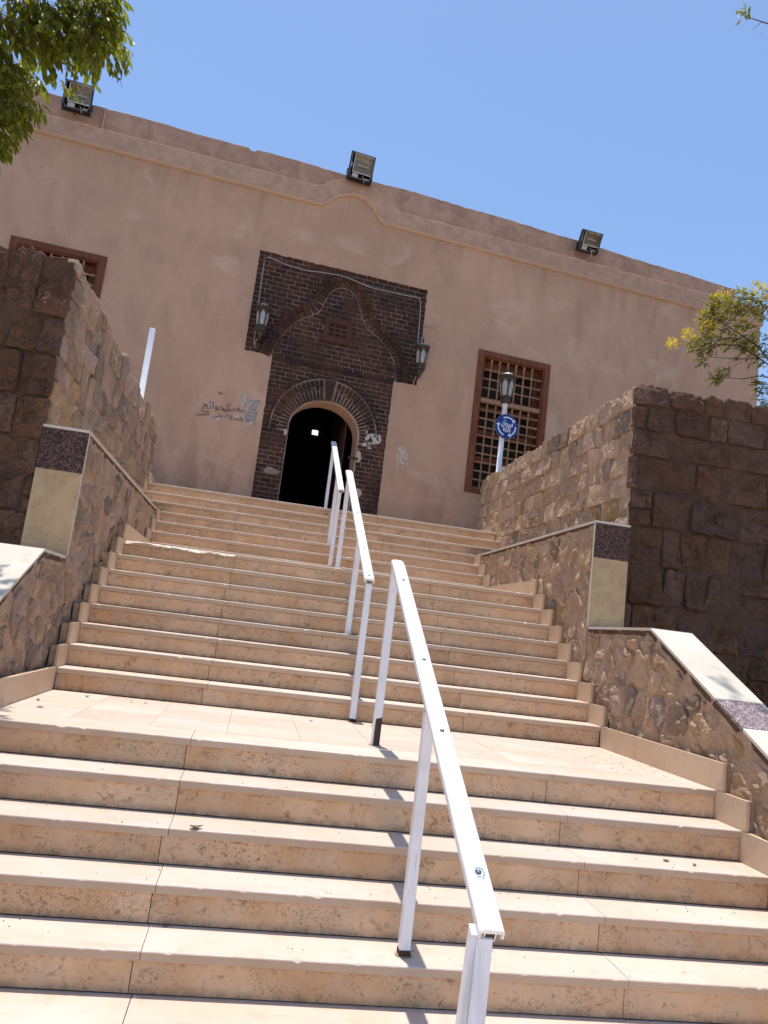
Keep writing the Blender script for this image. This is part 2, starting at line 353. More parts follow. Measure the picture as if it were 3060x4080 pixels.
# ------------------------------------------------------------------ staircase
st = thing('stone_staircase', 'wide flight of pale limestone steps climbing to the dark arched doorway', 'staircase')
core = MB()
prof = []
def slab(name, x0, x1, yf, yb, zt, th, mat, chip=0.0, seed=0, par=st):
    """stone slab whose front arris wanders and is nicked here and there"""
    n = max(2, int((x1-x0)/.022)); rings = []
    for k in range(n+1):
        x = x0+(x1-x0)*k/n
        w = nz(x, seed, 1, 3)*.0012+nz(x, seed, 5, 30)*.0007
        nick = max(0, nz(x, seed, 9, 23)-.42)*.035+max(0, nz(x, seed, 19, 41)-.42)*.03
        if chip: nick += max(0, nz(x, seed, 3, 4)+.30)*chip+abs(nz(x, seed, 4, 26))*chip*.7
        nd = min(nick, .05); y = yf+w
        zt2 = zt+nz(x, seed, 7, 1.5)*.0008
        rings.append([(x, yb, zt2), (x, y+.006+nd, zt2), (x, y+.0015+nd*.8, zt2-.003-nd*.25), (x, y+nd*.1, zt2-.007-nd*.7), (x, y+.0005, zt2-th+.004), (x, y+.004, zt2-th), (x, yb, zt2-th)])
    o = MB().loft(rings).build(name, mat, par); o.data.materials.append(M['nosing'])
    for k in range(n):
        for q in (3, 4): o.data.polygons[k*7+q].material_index = 1  # front faces in a darker tread stone, their shade put into the colour
def step(y, z, ynext, x0, x1, rise, joints, k, chip=0.0):
    js = [x0]+[j for j in joints if x0 < j < x1]+[x1]
    for i in range(len(js)-1):
        slab('tread_slab', js[i]+.0015, js[i+1]-.0015, y, ynext+.02, z, .042, M['tread'], chip if i == 0 else 0, k*7+i)
    js2 = [x0]+[j+R_.uniform(-.035, .0) for j in joints if x0 < j < x1]+[x1]
    for i in range(len(js2)-1):
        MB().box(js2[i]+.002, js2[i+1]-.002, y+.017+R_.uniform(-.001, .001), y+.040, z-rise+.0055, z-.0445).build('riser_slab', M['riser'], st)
for j in range(0, 5):                                     # lower flight
    y = -j*.2766; z = -j*HK
    if j: step(y, z, y+.2766, -3.6, XR+.0, HK, [-1.43+nz(j)*.01, .787], 40+j)
step(0, 0, .30, -3.6, XR, HK, [-1.42, .788], 40)
# lower landing: slabs in a grid
tx = [-3.6, -3.11, -2.64, -2.17, -1.70, -1.229, -.759, -.288, .18, .65, 1.12, 1.59, XR]
ty = [.323, .80, 1.27, 1.735]
for a in range(len(tx)-1):
    for b in range(3):
        MB().box(tx[a]+.001, tx[a+1]-.001, ty[b]+.001, ty[b+1]-.001, -.03, R_.uniform(-.0005, .0007)).build('landing_tile', M['tread'], st)
for i in range(8):
    yn = YL[i+1] if i < 7 else YL[7]+.30
    step(YL[i], (i+1)*H, yn, XL, XR, H, [-1.45+nz(i, 4)*.03, .715+nz(i, 9)*.03], 60+i, .05 if i == 7 else 0)
zl = 8*H
for a in range(9):
    for b in range(4):
        MB().box(XL+.08-.08+a*.501+.001, XL+a*.501+.500, YL[7]+.322+b*.4, YL[7]+.720+b*.4, zl-.03, zl+R_.uniform(-.0005, .0007)).build('landing_tile', M['tread'], st)
for i in range(7):
    z = zl+(i+1)*HT; yn = YT[i+1] if i < 6 else YT[6]+.3
    if i == 0: a, b = XL, XR
    elif i < 4: a, b = XLP+.03, XRP-.02
    else: a, b = XLU+.02, XRU-.02
    step(YT[i], z, yn, a, b, HT, [-1.62+nz(i, 3)*.03, .53+nz(i, 8)*.03], 80+i)
for a in range(11):
    for b in range(3):
        MB().box(XLU+.02+a*.506+.001, XLU+.02+a*.506+.505, YT[6]+.322+b*.47, YT[6]+.790+b*.47, ZTOP-.03, ZTOP+R_.uniform(-.0005, .0007)).build('landing_tile', M['tread'], st)
# solid fill beneath the slabs
for j in range(5): core.box(-3.55, XR-.01, -j*.2766+.041, 2.0 if j == 0 else -j*.2766+.32, ZG-.05, -j*HK-.0435)
for i in range(8): core.box(XL+.01, XR-.01, YL[i]+.041, 6.0, ZG-.05, (i+1)*H-.0435) if i in (0, 7) else core.box(XL+.01, XR-.01, YL[i]+.041, YL[i]+.33, ZG-.05, (i+1)*H-.0435)
for i in range(7):
    x0, x1 = (XLP+.05, XRP-.03) if i < 4 else (XLU+.03, XRU-.03)
    core.box(x0+.004*i, x1-.004*i, YT[i]+.041, 9.2 if i == 6 else YT[i]+.33, 1.0, zl+(i+1)*HT-.0435)
core.build('concrete_core', M['dmortar'], st)
# skirting slabs on both sides
def skirt(x, sgn, y0, y1, z0, z1):
    rough = MB(); n = 8
    xa, xb = (x-.0, x-.022) if sgn < 0 else (x, x+.022)
    MB().box(min(xa, xb), max(xa, xb), y0, y1+.052 if y1-y0 < .5 else y1, z0+.001, z1-.0015).build('skirting_slab', M['skirt'], st)
    # crumbly bedding mortar behind the slab
    xo = xb; d = (XLP+.0-.02-xo) if sgn < 0 else (XRP+.03-xo)
    rings = []
    for k in range(n+1):
        y = y0+.012+(y1-y0-.014)*k/n; zt = z1-.006+nz(y, x, 2, 14)*.014
        w = abs(d)*(0.75+.35*nz(y, z1, 3, 9))
        rings.append([(xo, y, z0-.05), (xo, y, zt), (xo+math.copysign(w, d if abs(d) > .005 else sgn), y, zt-.008+nz(y, 3, z1, 20)*.01), (xo+math.copysign(w, d if abs(d) > .005 else sgn), y, z0-.05)])
    if sgn > 0: rings = rings[::-1]
    MB().loft(rings).build('bedding_mortar', M['mortar'], st)
for s, x in ((-1, XL), (1, XR)):
    for j in range(1, 5): skirt(x, s, -j*.2766-.035, -(j-1)*.2766-.037, -j*HK, -(j-1)*HK)
    skirt(x, s, -.06, YL[0]-.002, 0, .178)
    for i in range(7): skirt(x, s, YL[i]-.022, YL[i+1]-.024, (i+1)*H, (i+2)*H)
    skirt(x, s, YL[7]-.022, YT[0], zl, zl+.17)
for s, x in ((-1, XLP+.03), (1, XRP-.02)):
    for i in range(0, 3): skirt(x, s, YT[i]-.022, YT[i+1]-.024, zl+(i+1)*HT, zl+(i+2)*HT)
for s, x in ((-1, XLU+.03), (1, XRU-.02)):
    for i in range(3, 6):
        z0 = zl+(i+1)*HT
        MB().box(min(x, x+s*.03), max(x, x+s*.03), YT[i]-.022, YT[i+1]-.024, z0-.02, z0+HT).build('skirting_slab', M['skirt'], st)
    MB().box(min(x, x+s*.03), max(x, x+s*.03), YT[6]-.022, 7.95 if s < 0 else 8.72, ZTOP-.02, ZTOP+.17).build('skirting_slab', M['skirt'], st)

# ------------------------------------------------------------------ rubble masonry
def clip(poly, px, py, nx, ny):                      # keep side where (p-P).n <= 0
    out = []
    for i in range(len(poly)):
        a, b = poly[i-1], poly[i]
        da = (a[0]-px)*nx+(a[1]-py)*ny; db = (b[0]-px)*nx+(b[1]-py)*ny
        if (da <= 0) != (db <= 0):
            k = da/(da-db); out.append((a[0]+(b[0]-a[0])*k, a[1]+(b[1]-a[1])*k))
        if db <= 0: out.append(b)
    return out
def facet(a, b, f, sd):
    """broken-stone facets: flat chips of random height and tilt"""
    v = Vector((a*f, b*f, sd)); d_, p_ = MN.voronoi(v); q = p_[0]
    h = math.sin(q.x*12.9+q.y*78.2+q.z*37.7)*43758.5; h -= math.floor(h)
    g1 = math.sin(q.x*39.3+q.y*11.1+sd)*24634.6; g1 -= math.floor(g1); g2 = math.sin(q.x*7.7+q.y*51.9+sd)*9631.2; g2 -= math.floor(g2)
    return (h-.5)+(g1-.5)*1.5*(v.x-q.x)+(g2-.5)*1.7*(v.y-q.y)
def relief(a, b, k=1.0):
    k *= RK
    m = MN.noise(Vector((a*2.6, b*2.6, 3.3)))+.35*MN.noise(Vector((a*9, b*9, 1)))
    m = min(1, max(.12, m*2.4+.30))
    d = .006*MN.noise(Vector((a*7, b*7, 9)))+.0016*MN.noise(Vector((a*60, b*60, 9)))
    return (d+m*(.017*facet(a, b*1.15, 9, 1.5)+.0085*facet(a, b*1.2, 23, 4.5)))*k
RK = 1.0
def rubble(parent, region, seeds, mapf, gap, proud, back, matf, rag=None, flip=False, rough=1.0, minz=None):
    """one object per stone: cells of a jittered tiling, each with a domed, broken face"""
    n = 0
    for i, sd_ in enumerate(seeds):
        if len(sd_) > 2:
            poly = list(sd_)
            for k in range(len(region)):
                a, b = region[k-1], region[k]; poly = clip(poly, a[0], a[1], b[1]-a[1], a[0]-b[0]) if len(poly) > 2 else poly
            near = []; sx, sy = 0, 0
        else:
            sx, sy = sd_; poly = region
        if len(sd_) == 2: near = sorted(((ox-sx)**2+(oy-sy)**2, ox, oy) for j, (ox, oy) in enumerate(seeds) if j != i and abs(ox-sx) < 1.3 and abs(oy-sy) < 1.1)[:14]
        for d2, ox, oy in near:
            poly = clip(poly, (sx+ox)/2, (sy+oy)/2, ox-sx, oy-sy)
            if len(poly) < 3: break
        if len(poly) < 3: continue
        cx = sum(p[0] for p in poly)/len(poly); cy = sum(p[1] for p in poly)/len(poly)
        w = max(p[0] for p in poly)-min(p[0] for p in poly); h = max(p[1] for p in poly)-min(p[1] for p in poly)
        if w < .05 or h < .04: continue
        if minz and not minz(cx, cy, w, h): continue
        # outline with extra points and jitter, inset by half a joint
        out = []
        for k in range(len(poly)):
            a, b = poly[k-1], poly[k]; L = math.hypot(b[0]-a[0], b[1]-a[1])
            if L < .012: continue
            m = max(1, int(L/.034))
            for q in range(m): out.append((a[0]+(b[0]-a[0])*q/m, a[1]+(b[1]-a[1])*q/m, q == 0))
        if len(out) < 4: continue
        top = rag(cx, cy, h) if rag else None
        ring = []
        for (x, y, cor) in out:
            dx, dy = x-cx, y-cy; L = math.hypot(dx, dy)+1e-6
            g_ = gap*(1+1.2*nz(x, y, i, 11))+(.012*rough if cor else 0)*min(1, L*5)
            k = max(.3, (L-g_)/L); x2, y2 = cx+dx*k, cy+dy*k
            x2 += nz(x, y, 3+i, 23)*.009*rough; y2 += nz(x, y, 8+i, 23)*.009*rough
            if top is not None and y2 > top-.02: y2 = top+nz(x2, i, 2, 8)*.030
            ring.append((x2, y2))
        pr = proud*R_.uniform(.4, 1.4); N = len(ring); mb = MB(); brk = R_.uniform(-.15, .35)
        tilt = (R_.uniform(-.12, .12), R_.uniform(-.16, .10))
        def face(x, y):
            d = relief(x, y, 1.0)+.006*nz(x, y, i*3, 9)
            q = nz(x, y, i*3+7, 6)+.35*nz(x, y, i, 21)-brk          # broken patches step back and leave ledges
            if q > 0: d -= min(.012, q*.08)
            return d*rough
        def P(sc, k, d, full=True):
            x = cx+(ring[k][0]-cx)*sc; y = cy+(ring[k][1]-cy)*sc
            return mapf(x, y, d+((tilt[0]*(x-cx)+tilt[1]*(y-cy))+face(x, y)*min(1, (1-sc)*9+.4) if full else 0))
        rings = [[P(1.0, k, -back, False) for k in range(N)], [P(1.0, k, pr*.30) for k in range(N)]]
        for sc, dd in ((.97, .82), (.91, .97), (.82, 1.0), (.72, 1.02), (.61, 1.03), (.50, 1.04), (.39, 1.05), (.27, 1.05), (.14, 1.05)):
            rings.append([P(sc, k, pr*dd) for k in range(N)])
        c = mapf(cx, cy, pr*1.06+face(cx, cy))
        for r in rings: mb.v += [tuple(p) for p in r]
        for q in range(len(rings)-1):
            for k in range(N):
                j = (k+1) % N; f = (q*N+k, q*N+j, (q+1)*N+j, (q+1)*N+k); mb.f.append(f[::-1] if flip else f)
        b0 = (len(rings)-1)*N; mb.v.append(tuple(c)); ci = len(mb.v)-1
        for k in range(N):
            j = (k+1) % N; f = (b0+k, b0+j, ci); mb.f.append(f[::-1] if flip else f)
        mb.build('stone', matf(cx, cy), parent); n += 1
    return n
def coursed(x0, x1, y0, y1, hr, wr, jit=.02):
    """squared blocks laid in courses whose beds wander; some blocks split in two"""
    out = []; y = y0; r = 0; sd = R_.uniform(0, 50)
    def bed(k, x, yy): return yy+.020*MN.noise(Vector((x*1.6, k*3.7, sd)))+.010*MN.noise(Vector((x*6, k*3.7, sd)))
    while y < y1:
        h = hr*R_.uniform(.78, 1.22)
        if y1-(y+h) < hr*.45: h = y1-y+.12
        x = x0-R_.uniform(0, wr)
        while x < x1+.05:
            w = wr*R_.choice((.55, .75, .95, 1.1, 1.35, 1.7))*R_.uniform(.9, 1.1); a, b = x, x+w
            s0, s1 = R_.uniform(-jit, jit), R_.uniform(-jit, jit)
            if x == x0 or not out: sl = 0
            q = [(a, bed(r, a, y)), ((a+b)/2, bed(r, (a+b)/2, y)), (b, bed(r, b, y)), (b+s0, bed(r+1, b, y+h)), ((a+b)/2, bed(r+1, (a+b)/2, y+h)), (a+(sl if out else 0), bed(r+1, a, y+h))]
            sl = s0
            t_ = R_.random()
            if t_ < .16 and h > hr*.9:
                m = y+h*R_.uniform(.4, .6); out += [[q[0], q[1], q[2], (b, m+s1*.5), (a, m)], [(a, m), (b, m+s1*.5), q[3], q[4], q[5]]]
            else:
                if R_.random() < .35: c_ = .04; q[5] = (q[5][0]+c_*.6, q[5][1]-c_*.5)
                if R_.random() < .35: c_ = .04; q[3] = (q[3][0]-c_*.6, q[3][1]-c_*.5)
                out.append(q)
            x += w
        y += h; r += 1
    return out
def scattered(x0, x1, y0, y1, w, h):
    out = []; y = y0; r = 0
    while y < y1:
        x = x0+(w/2 if r % 2 else 0)
        while x < x1: out.append((x+R_.uniform(-.36, .36)*w, y+R_.uniform(-.36, .36)*h)); x += w
        y += h*.9; r += 1
    return out

def rough_box(mb, x0, x1, y0, y1, z0, z1, axis, face, s=.12, amp=.012):
    """mortar face as a wavy grid on one side of a box"""
    mb.box(x0, x1, y0, y1, z0, z1)
def wavy(mb, a0, a1, b0, b1, mapf, step=.028, amp=.010, top=None, flip=False, off=.002):
    na = max(2, int((a1-a0)/step)); nb = max(2, int((b1-b0)/step)); base = len(mb.v)
    for i in range(na+1):
        for j in range(nb+1):
            a = a0+(a1-a0)*i/na; tb = top(a) if top else b1; b = b0+(tb-b0)*j/nb
            mb.v.append(tuple(mapf(a, b, off+amp*.8*nz(a, b, 1, 7)+relief(a, b, 1.15))))
    for i in range(na):
        for j in range(nb):
            q = (base+i*(nb+1)+j, base+(i+1)*(nb+1)+j, base+(i+1)*(nb+1)+j+1, base+i*(nb+1)+j+1)
            mb.f.append(q[::-1] if flip else q)

def tall_wall(side):
    L = side < 0
    xf = XLU if L else XRU; yn = 1.74 if L else 2.72; yfar = 7.3 if L else 8.5; zt = 3.52 if L else 3.70
    w = thing('stone_retaining_wall', 'tall brown stone wall rising on the left of the steps, a bare white pole behind its far end' if L else 'tall brown stone wall rising on the right of the steps, in front of the lamp post', 'stone wall', (0, 0, 0))
    th = .42
    c = MB()
    if L: c.box(xf-th, xf-.03, yn+.03, yfar-.05, ZG-.05, zt-.07); c.box(-9.0, xf-th-.0, yn+.03, yn+.42, ZG-.05, zt-.07)
    else: c.box(xf+.03, xf+th, yn+.03, yfar-.05, ZG-.05, zt-.07); c.box(xf+th, 9.0, yn+.03, yn+.42, ZG-.05, zt-.07); c.box(XRP+.37, xf+.03, yn-.02, 6.2, ZG-.05, 2.0)
    c.build('wall_core', M['dmortar'], w)
    mg = MB()
    fs = (lambda a, b, d: (xf+.012*0+d, a, b)) if L else (lambda a, b, d: (xf-d, a, b))
    fn = lambda a, b, d: (a, yn-d, b)
    topa = lambda a: zt-.045+.02*nz(a, 3, 1, 3)
    wavy(mg, yn, yfar-.03, 1.3, zt, fs, top=topa, flip=False if L else True)
    mg.build('side_mortar', M['mortar'], w)
    mg = MB()
    if L: wavy(mg, -7.0, xf, ZG, zt, fn, top=topa)
    else: wavy(mg, xf, 7.0, ZG, zt, fn, top=topa)
    mg.build('front_mortar', M['dmortar'], w)  # mortar of the front face darkened too, shade put into its colour
    rag = lambda cx, cy, h: (zt+.03*nz(cx, 7, 0, 2)+R_.uniform(-.025, .02)) if cy+h/2 > zt-.10 else None
    def mats(cx, cy):
        if L and cx < yn+.75 and cy < 2.55 and cy > 2.0: return M['ochre']
        if not L and 2.9 < cx < 3.6 and 2.1 < cy < 2.6: return M['ochre']
        k = R_.random(); return M['ochre'] if k < .015 else M['grey'] if k < .08 else M['greystone'] if L else M['stone']
    region = [(yn+.004, 1.15), (yfar, 1.15), (yfar, zt), (yn+.004, zt)]
    lowcut = lambda cx, cy, ww, h: cy > (1.9 if cx < 5.9 else min(2.5, 1.9+(cx-5.9)*.62))-.2
    rubble(w, region, coursed(yn, yfar, 1.15, zt-.06, .27, .30 if not L else .34, .02), fs, .005, .023, .06, mats, rag, flip=not L, minz=lowcut)
    global RK
    RK = 1.5
    x0, x1 = (-6.3, xf+.026) if L else (xf-.026, 6.3)
    region = [(x0, ZG-.05), (x1, ZG-.05), (x1, zt), (x0, zt)]
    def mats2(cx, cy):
        k = R_.random(); return M['grey'] if k < .04 else M['shaded_stone']
    rubble(w, region, coursed(x0, x1, ZG, zt-.06, .34, .40, .02), fn, .007, .032, .06, mats2, rag, flip=False, rough=1.25)
    RK = 1.0
    # a few stones cap the far end
    fe = lambda a, b, d: (a, yfar-.03+d, b)
    xa, xb = (xf-th, xf) if L else (xf, xf+th)
    rubble(w, [(xa, 2.5), (xb, 2.5), (xb, zt), (xa, zt)], coursed(xa, xb, 2.5, zt-.1, .3, .3), fe, .012, .04, .05, mats, rag, flip=True)
    return w
tall_wall(-1); tall_wall(1)

def parapet(side):
    L = side < 0
    xf = XLP if L else XRP; sg = -1 if L else 1; xo = xf+sg*.36
    ypier = 1.724 if L else 2.27; zu = 2.045; zlw = 1.03; yb = 1.067; sl = .502; yend = -2.1
    p = thing('low_stone_parapet', 'low rubble parapet on the left of the steps, leaf shadows on its coping' if L else 'low rubble parapet with granite strip in its coping right of the steps', 'parapet wall')
    xm = xf+sg*.03
    c = MB(); xa, xb = min(xm+sg*.015, xo), max(xm+sg*.015, xo)
    c.box(xa, xb, ypier+.02, 6.38, ZG-.05, zu-.02)
    c.box(xa+.001, xb-.001, yb, ypier+.05, ZG-.05, zlw-.02)
    c.prism([(xa, yb, zlw-.02), (xa, yend, zlw-.02-(yb-yend)*sl), (xa, yend, ZG-.05), (xa, yb, ZG-.05)], (xb-xa, 0, 0))
    c.build('wall_core', M['mortar'], p)
    fs = (lambda a, b, d: (xm+d, a, b)) if L else (lambda a, b, d: (xm-d, a, b))
    mg = MB(); tp = lambda a: (zu-.02 if a > ypier else zlw-.02 if a > yb else zlw-.02-(yb-a)*sl)
    wavy(mg, yend, yb, ZG, 1, fs, top=tp, flip=not L, step=.022, amp=.016, off=.013); wavy(mg, yb, ypier-.001, ZG, 1, fs, top=tp, flip=not L, step=.022, amp=.016, off=.013); wavy(mg, ypier, 6.38, ZG, 1, fs, top=tp, flip=not L, step=.022, amp=.016, off=.013)
    mg.build('rubble_mortar', M['mortar'], p)
    def stairz(y):
        if y < 0: return y*.65
        if y < 1.7: return 0
        if y < 3.65: return (y-1.7)*.622
        if y < 5.5: return 1.38
        return 1.38+(y-5.4)*.6
    keep = lambda cx, cy, w, h: cy+h/2 > stairz(cx)+.05
    def mats(cx, cy):
        k = R_.random()
        return M['ochre'] if k < .03 else M['grey'] if k < .14 else M['greystone'] if L else M['stone']
    reg1 = [(yend, ZG), (yb, ZG), (yb, zlw-.10), (yend, zlw-.10-(yb-yend)*sl)]
    s1 = scattered(yend, yb+.4, ZG, zlw+.2, .27, .24)
    n = rubble(p, reg1, s1, fs, .014, .026, .06, mats, None, flip=not L, minz=keep, rough=1.5)
    reg2 = [(yb+.01, 0), (ypier, 0), (ypier, zlw-.08), (yb+.01, zlw-.08)]
    rubble(p, reg2, scattered(yb, ypier+.2, 0, zlw, .27, .24), fs, .014, .026, .06, mats, None, flip=not L, minz=keep, rough=1.5)
    reg3 = [(ypier+.03, .3), (6.37, .3), (6.37, zu-.07), (ypier+.03, zu-.07)]
    rubble(p, reg3, scattered(ypier, 6.5, .3, zu, .30, .25), fs, .014, .026, .06, mats, None, flip=not L, minz=keep, rough=1.5)
    # coping slabs: upper level, short flat part, long slope with granite insert
    xa, xb = min(xf, xo), max(xf, xo)
    yy = [ypier-.022, 3.1, 4.3, 5.4, 6.40]
    for i in range(4): MB().box(xa-.004, xb+.002, yy[i]+.001, yy[i+1]-.001, zu-.002, zu+.020).build('coping_slab', M['coping'], p)
    MB().box(xa, xb, yb-.004, ypier-.0235, zlw-.018, zlw+.004).build('coping_slab', M['coping'], p)
    def slope(y0, y1, mat):
        z0, z1 = zlw+.004-(yb-y0)*sl, zlw+.004-(yb-y1)*sl
        MB().prism([(xa, y0, z0), (xa, y1, z1), (xa, y1, z1-.022), (xa, y0, z0-.022)], (xb-xa, 0, 0)).build('coping_slab', mat, p)
    slope(.147, yb-.005, M['coping']); slope(-.165, .145, M['granite2']); slope(-1.35, -.167, M['coping']); slope(yend-.01, -1.352, M['coping'])
    # pier facing
    MB().box(xa+.002, xb, ypier-.020, ypier+.02, 1.705, zu-.004).build('facing_slab', M['granite'], p)
    MB().box(xa+.002, xb, ypier-.020, ypier+.02, zlw+.006, 1.703).build('facing_slab', M['beige'], p)
    MB().box(min(xf-sg*.004, xf+sg*.012), max(xf-sg*.004, xf+sg*.012), ypier-.018, ypier+.004, zlw+.006, zu-.004).build('edge_strip', M['coping'], p)
    # dark brown strip of uneven depth under the coping edge
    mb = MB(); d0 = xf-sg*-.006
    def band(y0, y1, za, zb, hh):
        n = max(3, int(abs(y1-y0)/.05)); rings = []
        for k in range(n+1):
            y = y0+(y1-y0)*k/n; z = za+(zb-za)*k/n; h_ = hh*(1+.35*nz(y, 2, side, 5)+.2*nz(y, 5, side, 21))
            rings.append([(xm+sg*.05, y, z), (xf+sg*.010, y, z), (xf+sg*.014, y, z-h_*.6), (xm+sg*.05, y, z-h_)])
        MB().loft(rings).build('dark_band', M['dmortar'], p)
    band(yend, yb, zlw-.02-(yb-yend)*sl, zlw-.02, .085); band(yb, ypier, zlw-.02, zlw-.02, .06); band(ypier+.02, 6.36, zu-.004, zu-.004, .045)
parapet(-1); parapet(1)

# ------------------------------------------------------------------ building
B = thing('mosque_building', 'long plastered brown building with dark brick doorway panel at the top of the steps', 'building', (0, FY, 0), FA)
UL, UR = -13.0, 8.60; Z0 = -.95; ZB = 8.30; ZP = 9.10
HOLES = [(-2.02, 1.17, 5.31, 7.22), (-1.53, .73, ZTOP-.05, 5.31), (2.30, 3.80, 3.517, 6.28), (-5.985, -4.485, 3.65, 6.41)]
def sheet(holes, u0, u1, z0, z1, ya, yb, name, mat, cell=.6):
    us = {u0, u1}; zs = {z0, z1}
    for h in holes: us |= {min(max(h[0], u0), u1), min(max(h[1], u0), u1)}; zs |= {min(max(h[2], z0), z1), min(max(h[3], z0), z1)}
    us = sorted(us); zs = sorted(zs); mb = MB()
    inside = lambda i, j: 0 <= i < len(us)-1 and 0 <= j < len(zs)-1 and not any(h[0] < (us[i]+us[i+1])/2 < h[1] and h[2] < (zs[j]+zs[j+1])/2 < h[3] for h in holes)
    for i in range(len(us)-1):
        for j in range(len(zs)-1):
            if not inside(i, j): continue
            a, b, c, d = us[i], us[i+1], zs[j], zs[j+1]
            mb.poly([(a, ya, c), (b, ya, c), (b, ya, d), (a, ya, d)]); mb.poly([(a, yb, c), (a, yb, d), (b, yb, d), (b, yb, c)])
            if not inside(i-1, j): mb.poly([(a, ya, c), (a, ya, d), (a, yb, d), (a, yb, c)])
            if not inside(i+1, j): mb.poly([(b, ya, c), (b, yb, c), (b, yb, d), (b, ya, d)])
            if not inside(i, j-1): mb.poly([(a, ya, c), (a, yb, c), (b, yb, c), (b, ya, c)])
            if not inside(i, j+1): mb.poly([(a, ya, d), (b, ya, d), (b, yb, d), (a, yb, d)])
    return mb.build(name, mat, B)
sheet(HOLES, UL, UR, Z0, ZB+.01, 0, .036, 'plaster_face', M['plaster'])
sheet([(-1.12, .26, ZTOP-.05, 4.78), HOLES[2], HOLES[3], (-.60, -.25, 5.88, 6.17)], UL+.01, UR-.01, Z0, ZB, .040, .45, 'wall', M['plaster'])
b = MB(); b.box(UR-.5, UR-.002, .46, 9.5, Z0, 8.55); b.box(UL, UL+.5, .46, 9.5, Z0, 8.55); b.box(UL, UR, 9.5, 10, Z0, 8.55); b.build('outer_wall', M['plaster'], B)
MB().box(UL+.5, UR-.5, .46, 9.5, 8.2, 8.5).build('roof', M['plaster'], B)
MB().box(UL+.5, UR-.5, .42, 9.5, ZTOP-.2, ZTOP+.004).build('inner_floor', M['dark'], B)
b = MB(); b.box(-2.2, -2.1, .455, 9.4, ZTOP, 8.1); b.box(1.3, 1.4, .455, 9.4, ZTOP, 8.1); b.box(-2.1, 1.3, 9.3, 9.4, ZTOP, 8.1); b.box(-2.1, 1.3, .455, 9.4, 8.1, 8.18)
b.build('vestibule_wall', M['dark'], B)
# cornice: moulded band that steps up over the door, rough parapet above
lo = [(UL, 8.33), (-1.10, 8.33), (-1.02, 8.35), (-.93, 8.44), (-.85, 8.52), (-.74, 8.60), (-.62, 8.65), (-.48, 8.69), (-.34, 8.69), (-.22, 8.64), (-.10, 8.555), (-.03, 8.47), (.04, 8.375), (.10, 8.315), (.19, 8.285), (.5, 8.285), (UR+.02, 8.20)]
hi = [(UL, 8.60), (-1.13, 8.68), (-1.05, 8.73), (-.97, 8.80), (-.89, 8.85), (-.78, 8.905), (-.66, 8.94), (-.52, 8.965), (-.36, 8.97), (-.19, 8.955), (-.05, 8.90), (.06, 8.82), (.16, 8.745), (.28, 8.66), (.45, 8.60), (.75, 8.59), (UR+.02, 8.58)]
def dens(pts, d=.15):
    out = [pts[0]]
    for a, b_ in zip(pts, pts[1:]):
        n = max(1, int(math.hypot(b_[0]-a[0], b_[1]-a[1])/d))
        out += [(a[0]+(b_[0]-a[0])*k/n, a[1]+(b_[1]-a[1])*k/n) for k in range(1, n+1)]
    return out
def band_mesh(lo, hi, y0, y1):
    rings = []
    for i in range(len(lo)):
        (a, b_), (c_, d_) = lo[i], hi[i]; j = nz(a, 1, 2, 3)*.004
        e_ = .010+.008*max(0, nz(a, 5, 2, 5)); rings.append([(a, y0+j, b_), (c_, y0+j, d_-e_), (c_, y0+j+e_*1.2, d_+nz(c_, 2, 3, 12)*.004), (c_, y1, d_), (a, y1, b_)])
    return MB().loft(rings)
def resample(p, n_each):
    out = []
    for i in range(len(p)-1):
        for k in range(n_each[i]): f = k/n_each[i]; out.append((p[i][0]+(p[i+1][0]-p[i][0])*f, p[i][1]+(p[i+1][1]-p[i][1])*f))
    return out+[p[-1]]
ne = [max(1, int(math.hypot(lo[i+1][0]-lo[i][0], lo[i+1][1]-lo[i][1])/.12)) for i in range(len(lo)-1)]
LO, HI = resample(lo, ne), resample(hi, ne)
band_mesh(LO, HI, -.055, .03).build('cornice_band', M['band'], B)
rings = []
for i in range(len(LO)):
    a = Vector(LO[max(0, i-1)]); c = Vector(LO[min(len(LO)-1, i+1)]); d = (c-a).normalized(); n_ = Vector((d.y, -d.x)); p = Vector(LO[i])
    q = p+n_*.024
    rings.append([(q.x, .01, q.y), (q.x, -.030, q.y), (p.x, -.072, p.y-.002), (p.x, -.072, p.y+.008), (p.x, .01, p.y+.012)])
MB().loft(rings).build('cornice_edge', M['lip'], B)  # paler than the band: bounce light under the edge put into the colour
# filler of wall between flat top of the face and the raised band
mb = MB(); n = 60
for i in range(len(LO)-1):
    if LO[i][1] > 8.30 or LO[i+1][1] > 8.30 or True:
        a, b_ = LO[i], LO[i+1]; mb.poly([(a[0], 0.0, 8.31-.0), (b_[0], 0.0, 8.31), (b_[0], 0.0, max(8.311, b_[1]+.05)), (a[0], 0.0, max(8.311, a[1]+.05))])
mb.build('plaster_fillet', M['plaster'], B)
# rough parapet
rings = []; u = UL
while u <= 7.95:
    zt = ZP+.03*nz(u, 0, 0, .8)+.012*nz(u, 0, 2, 6)+.006*nz(u, 3, 2, 25)
    if u > 2: zt -= (u-2)*.034
    if -2.46 < u < -2.34: zt -= .05
    rings.append([(u, .03+.012*nz(u, 1, 1, 4), 8.25), (u, .03+.012*nz(u, 1, 3, 4), zt-.012), (u, .045, zt), (u, .40, zt), (u, .42, 8.25)]); u += .06
MB().loft(rings).build('parapet', M['parapet'], B)
MB().box(-4.965, -4.945, -.004, .02, 8.62, 9.08).build('joint_strip', M['lip'], B)

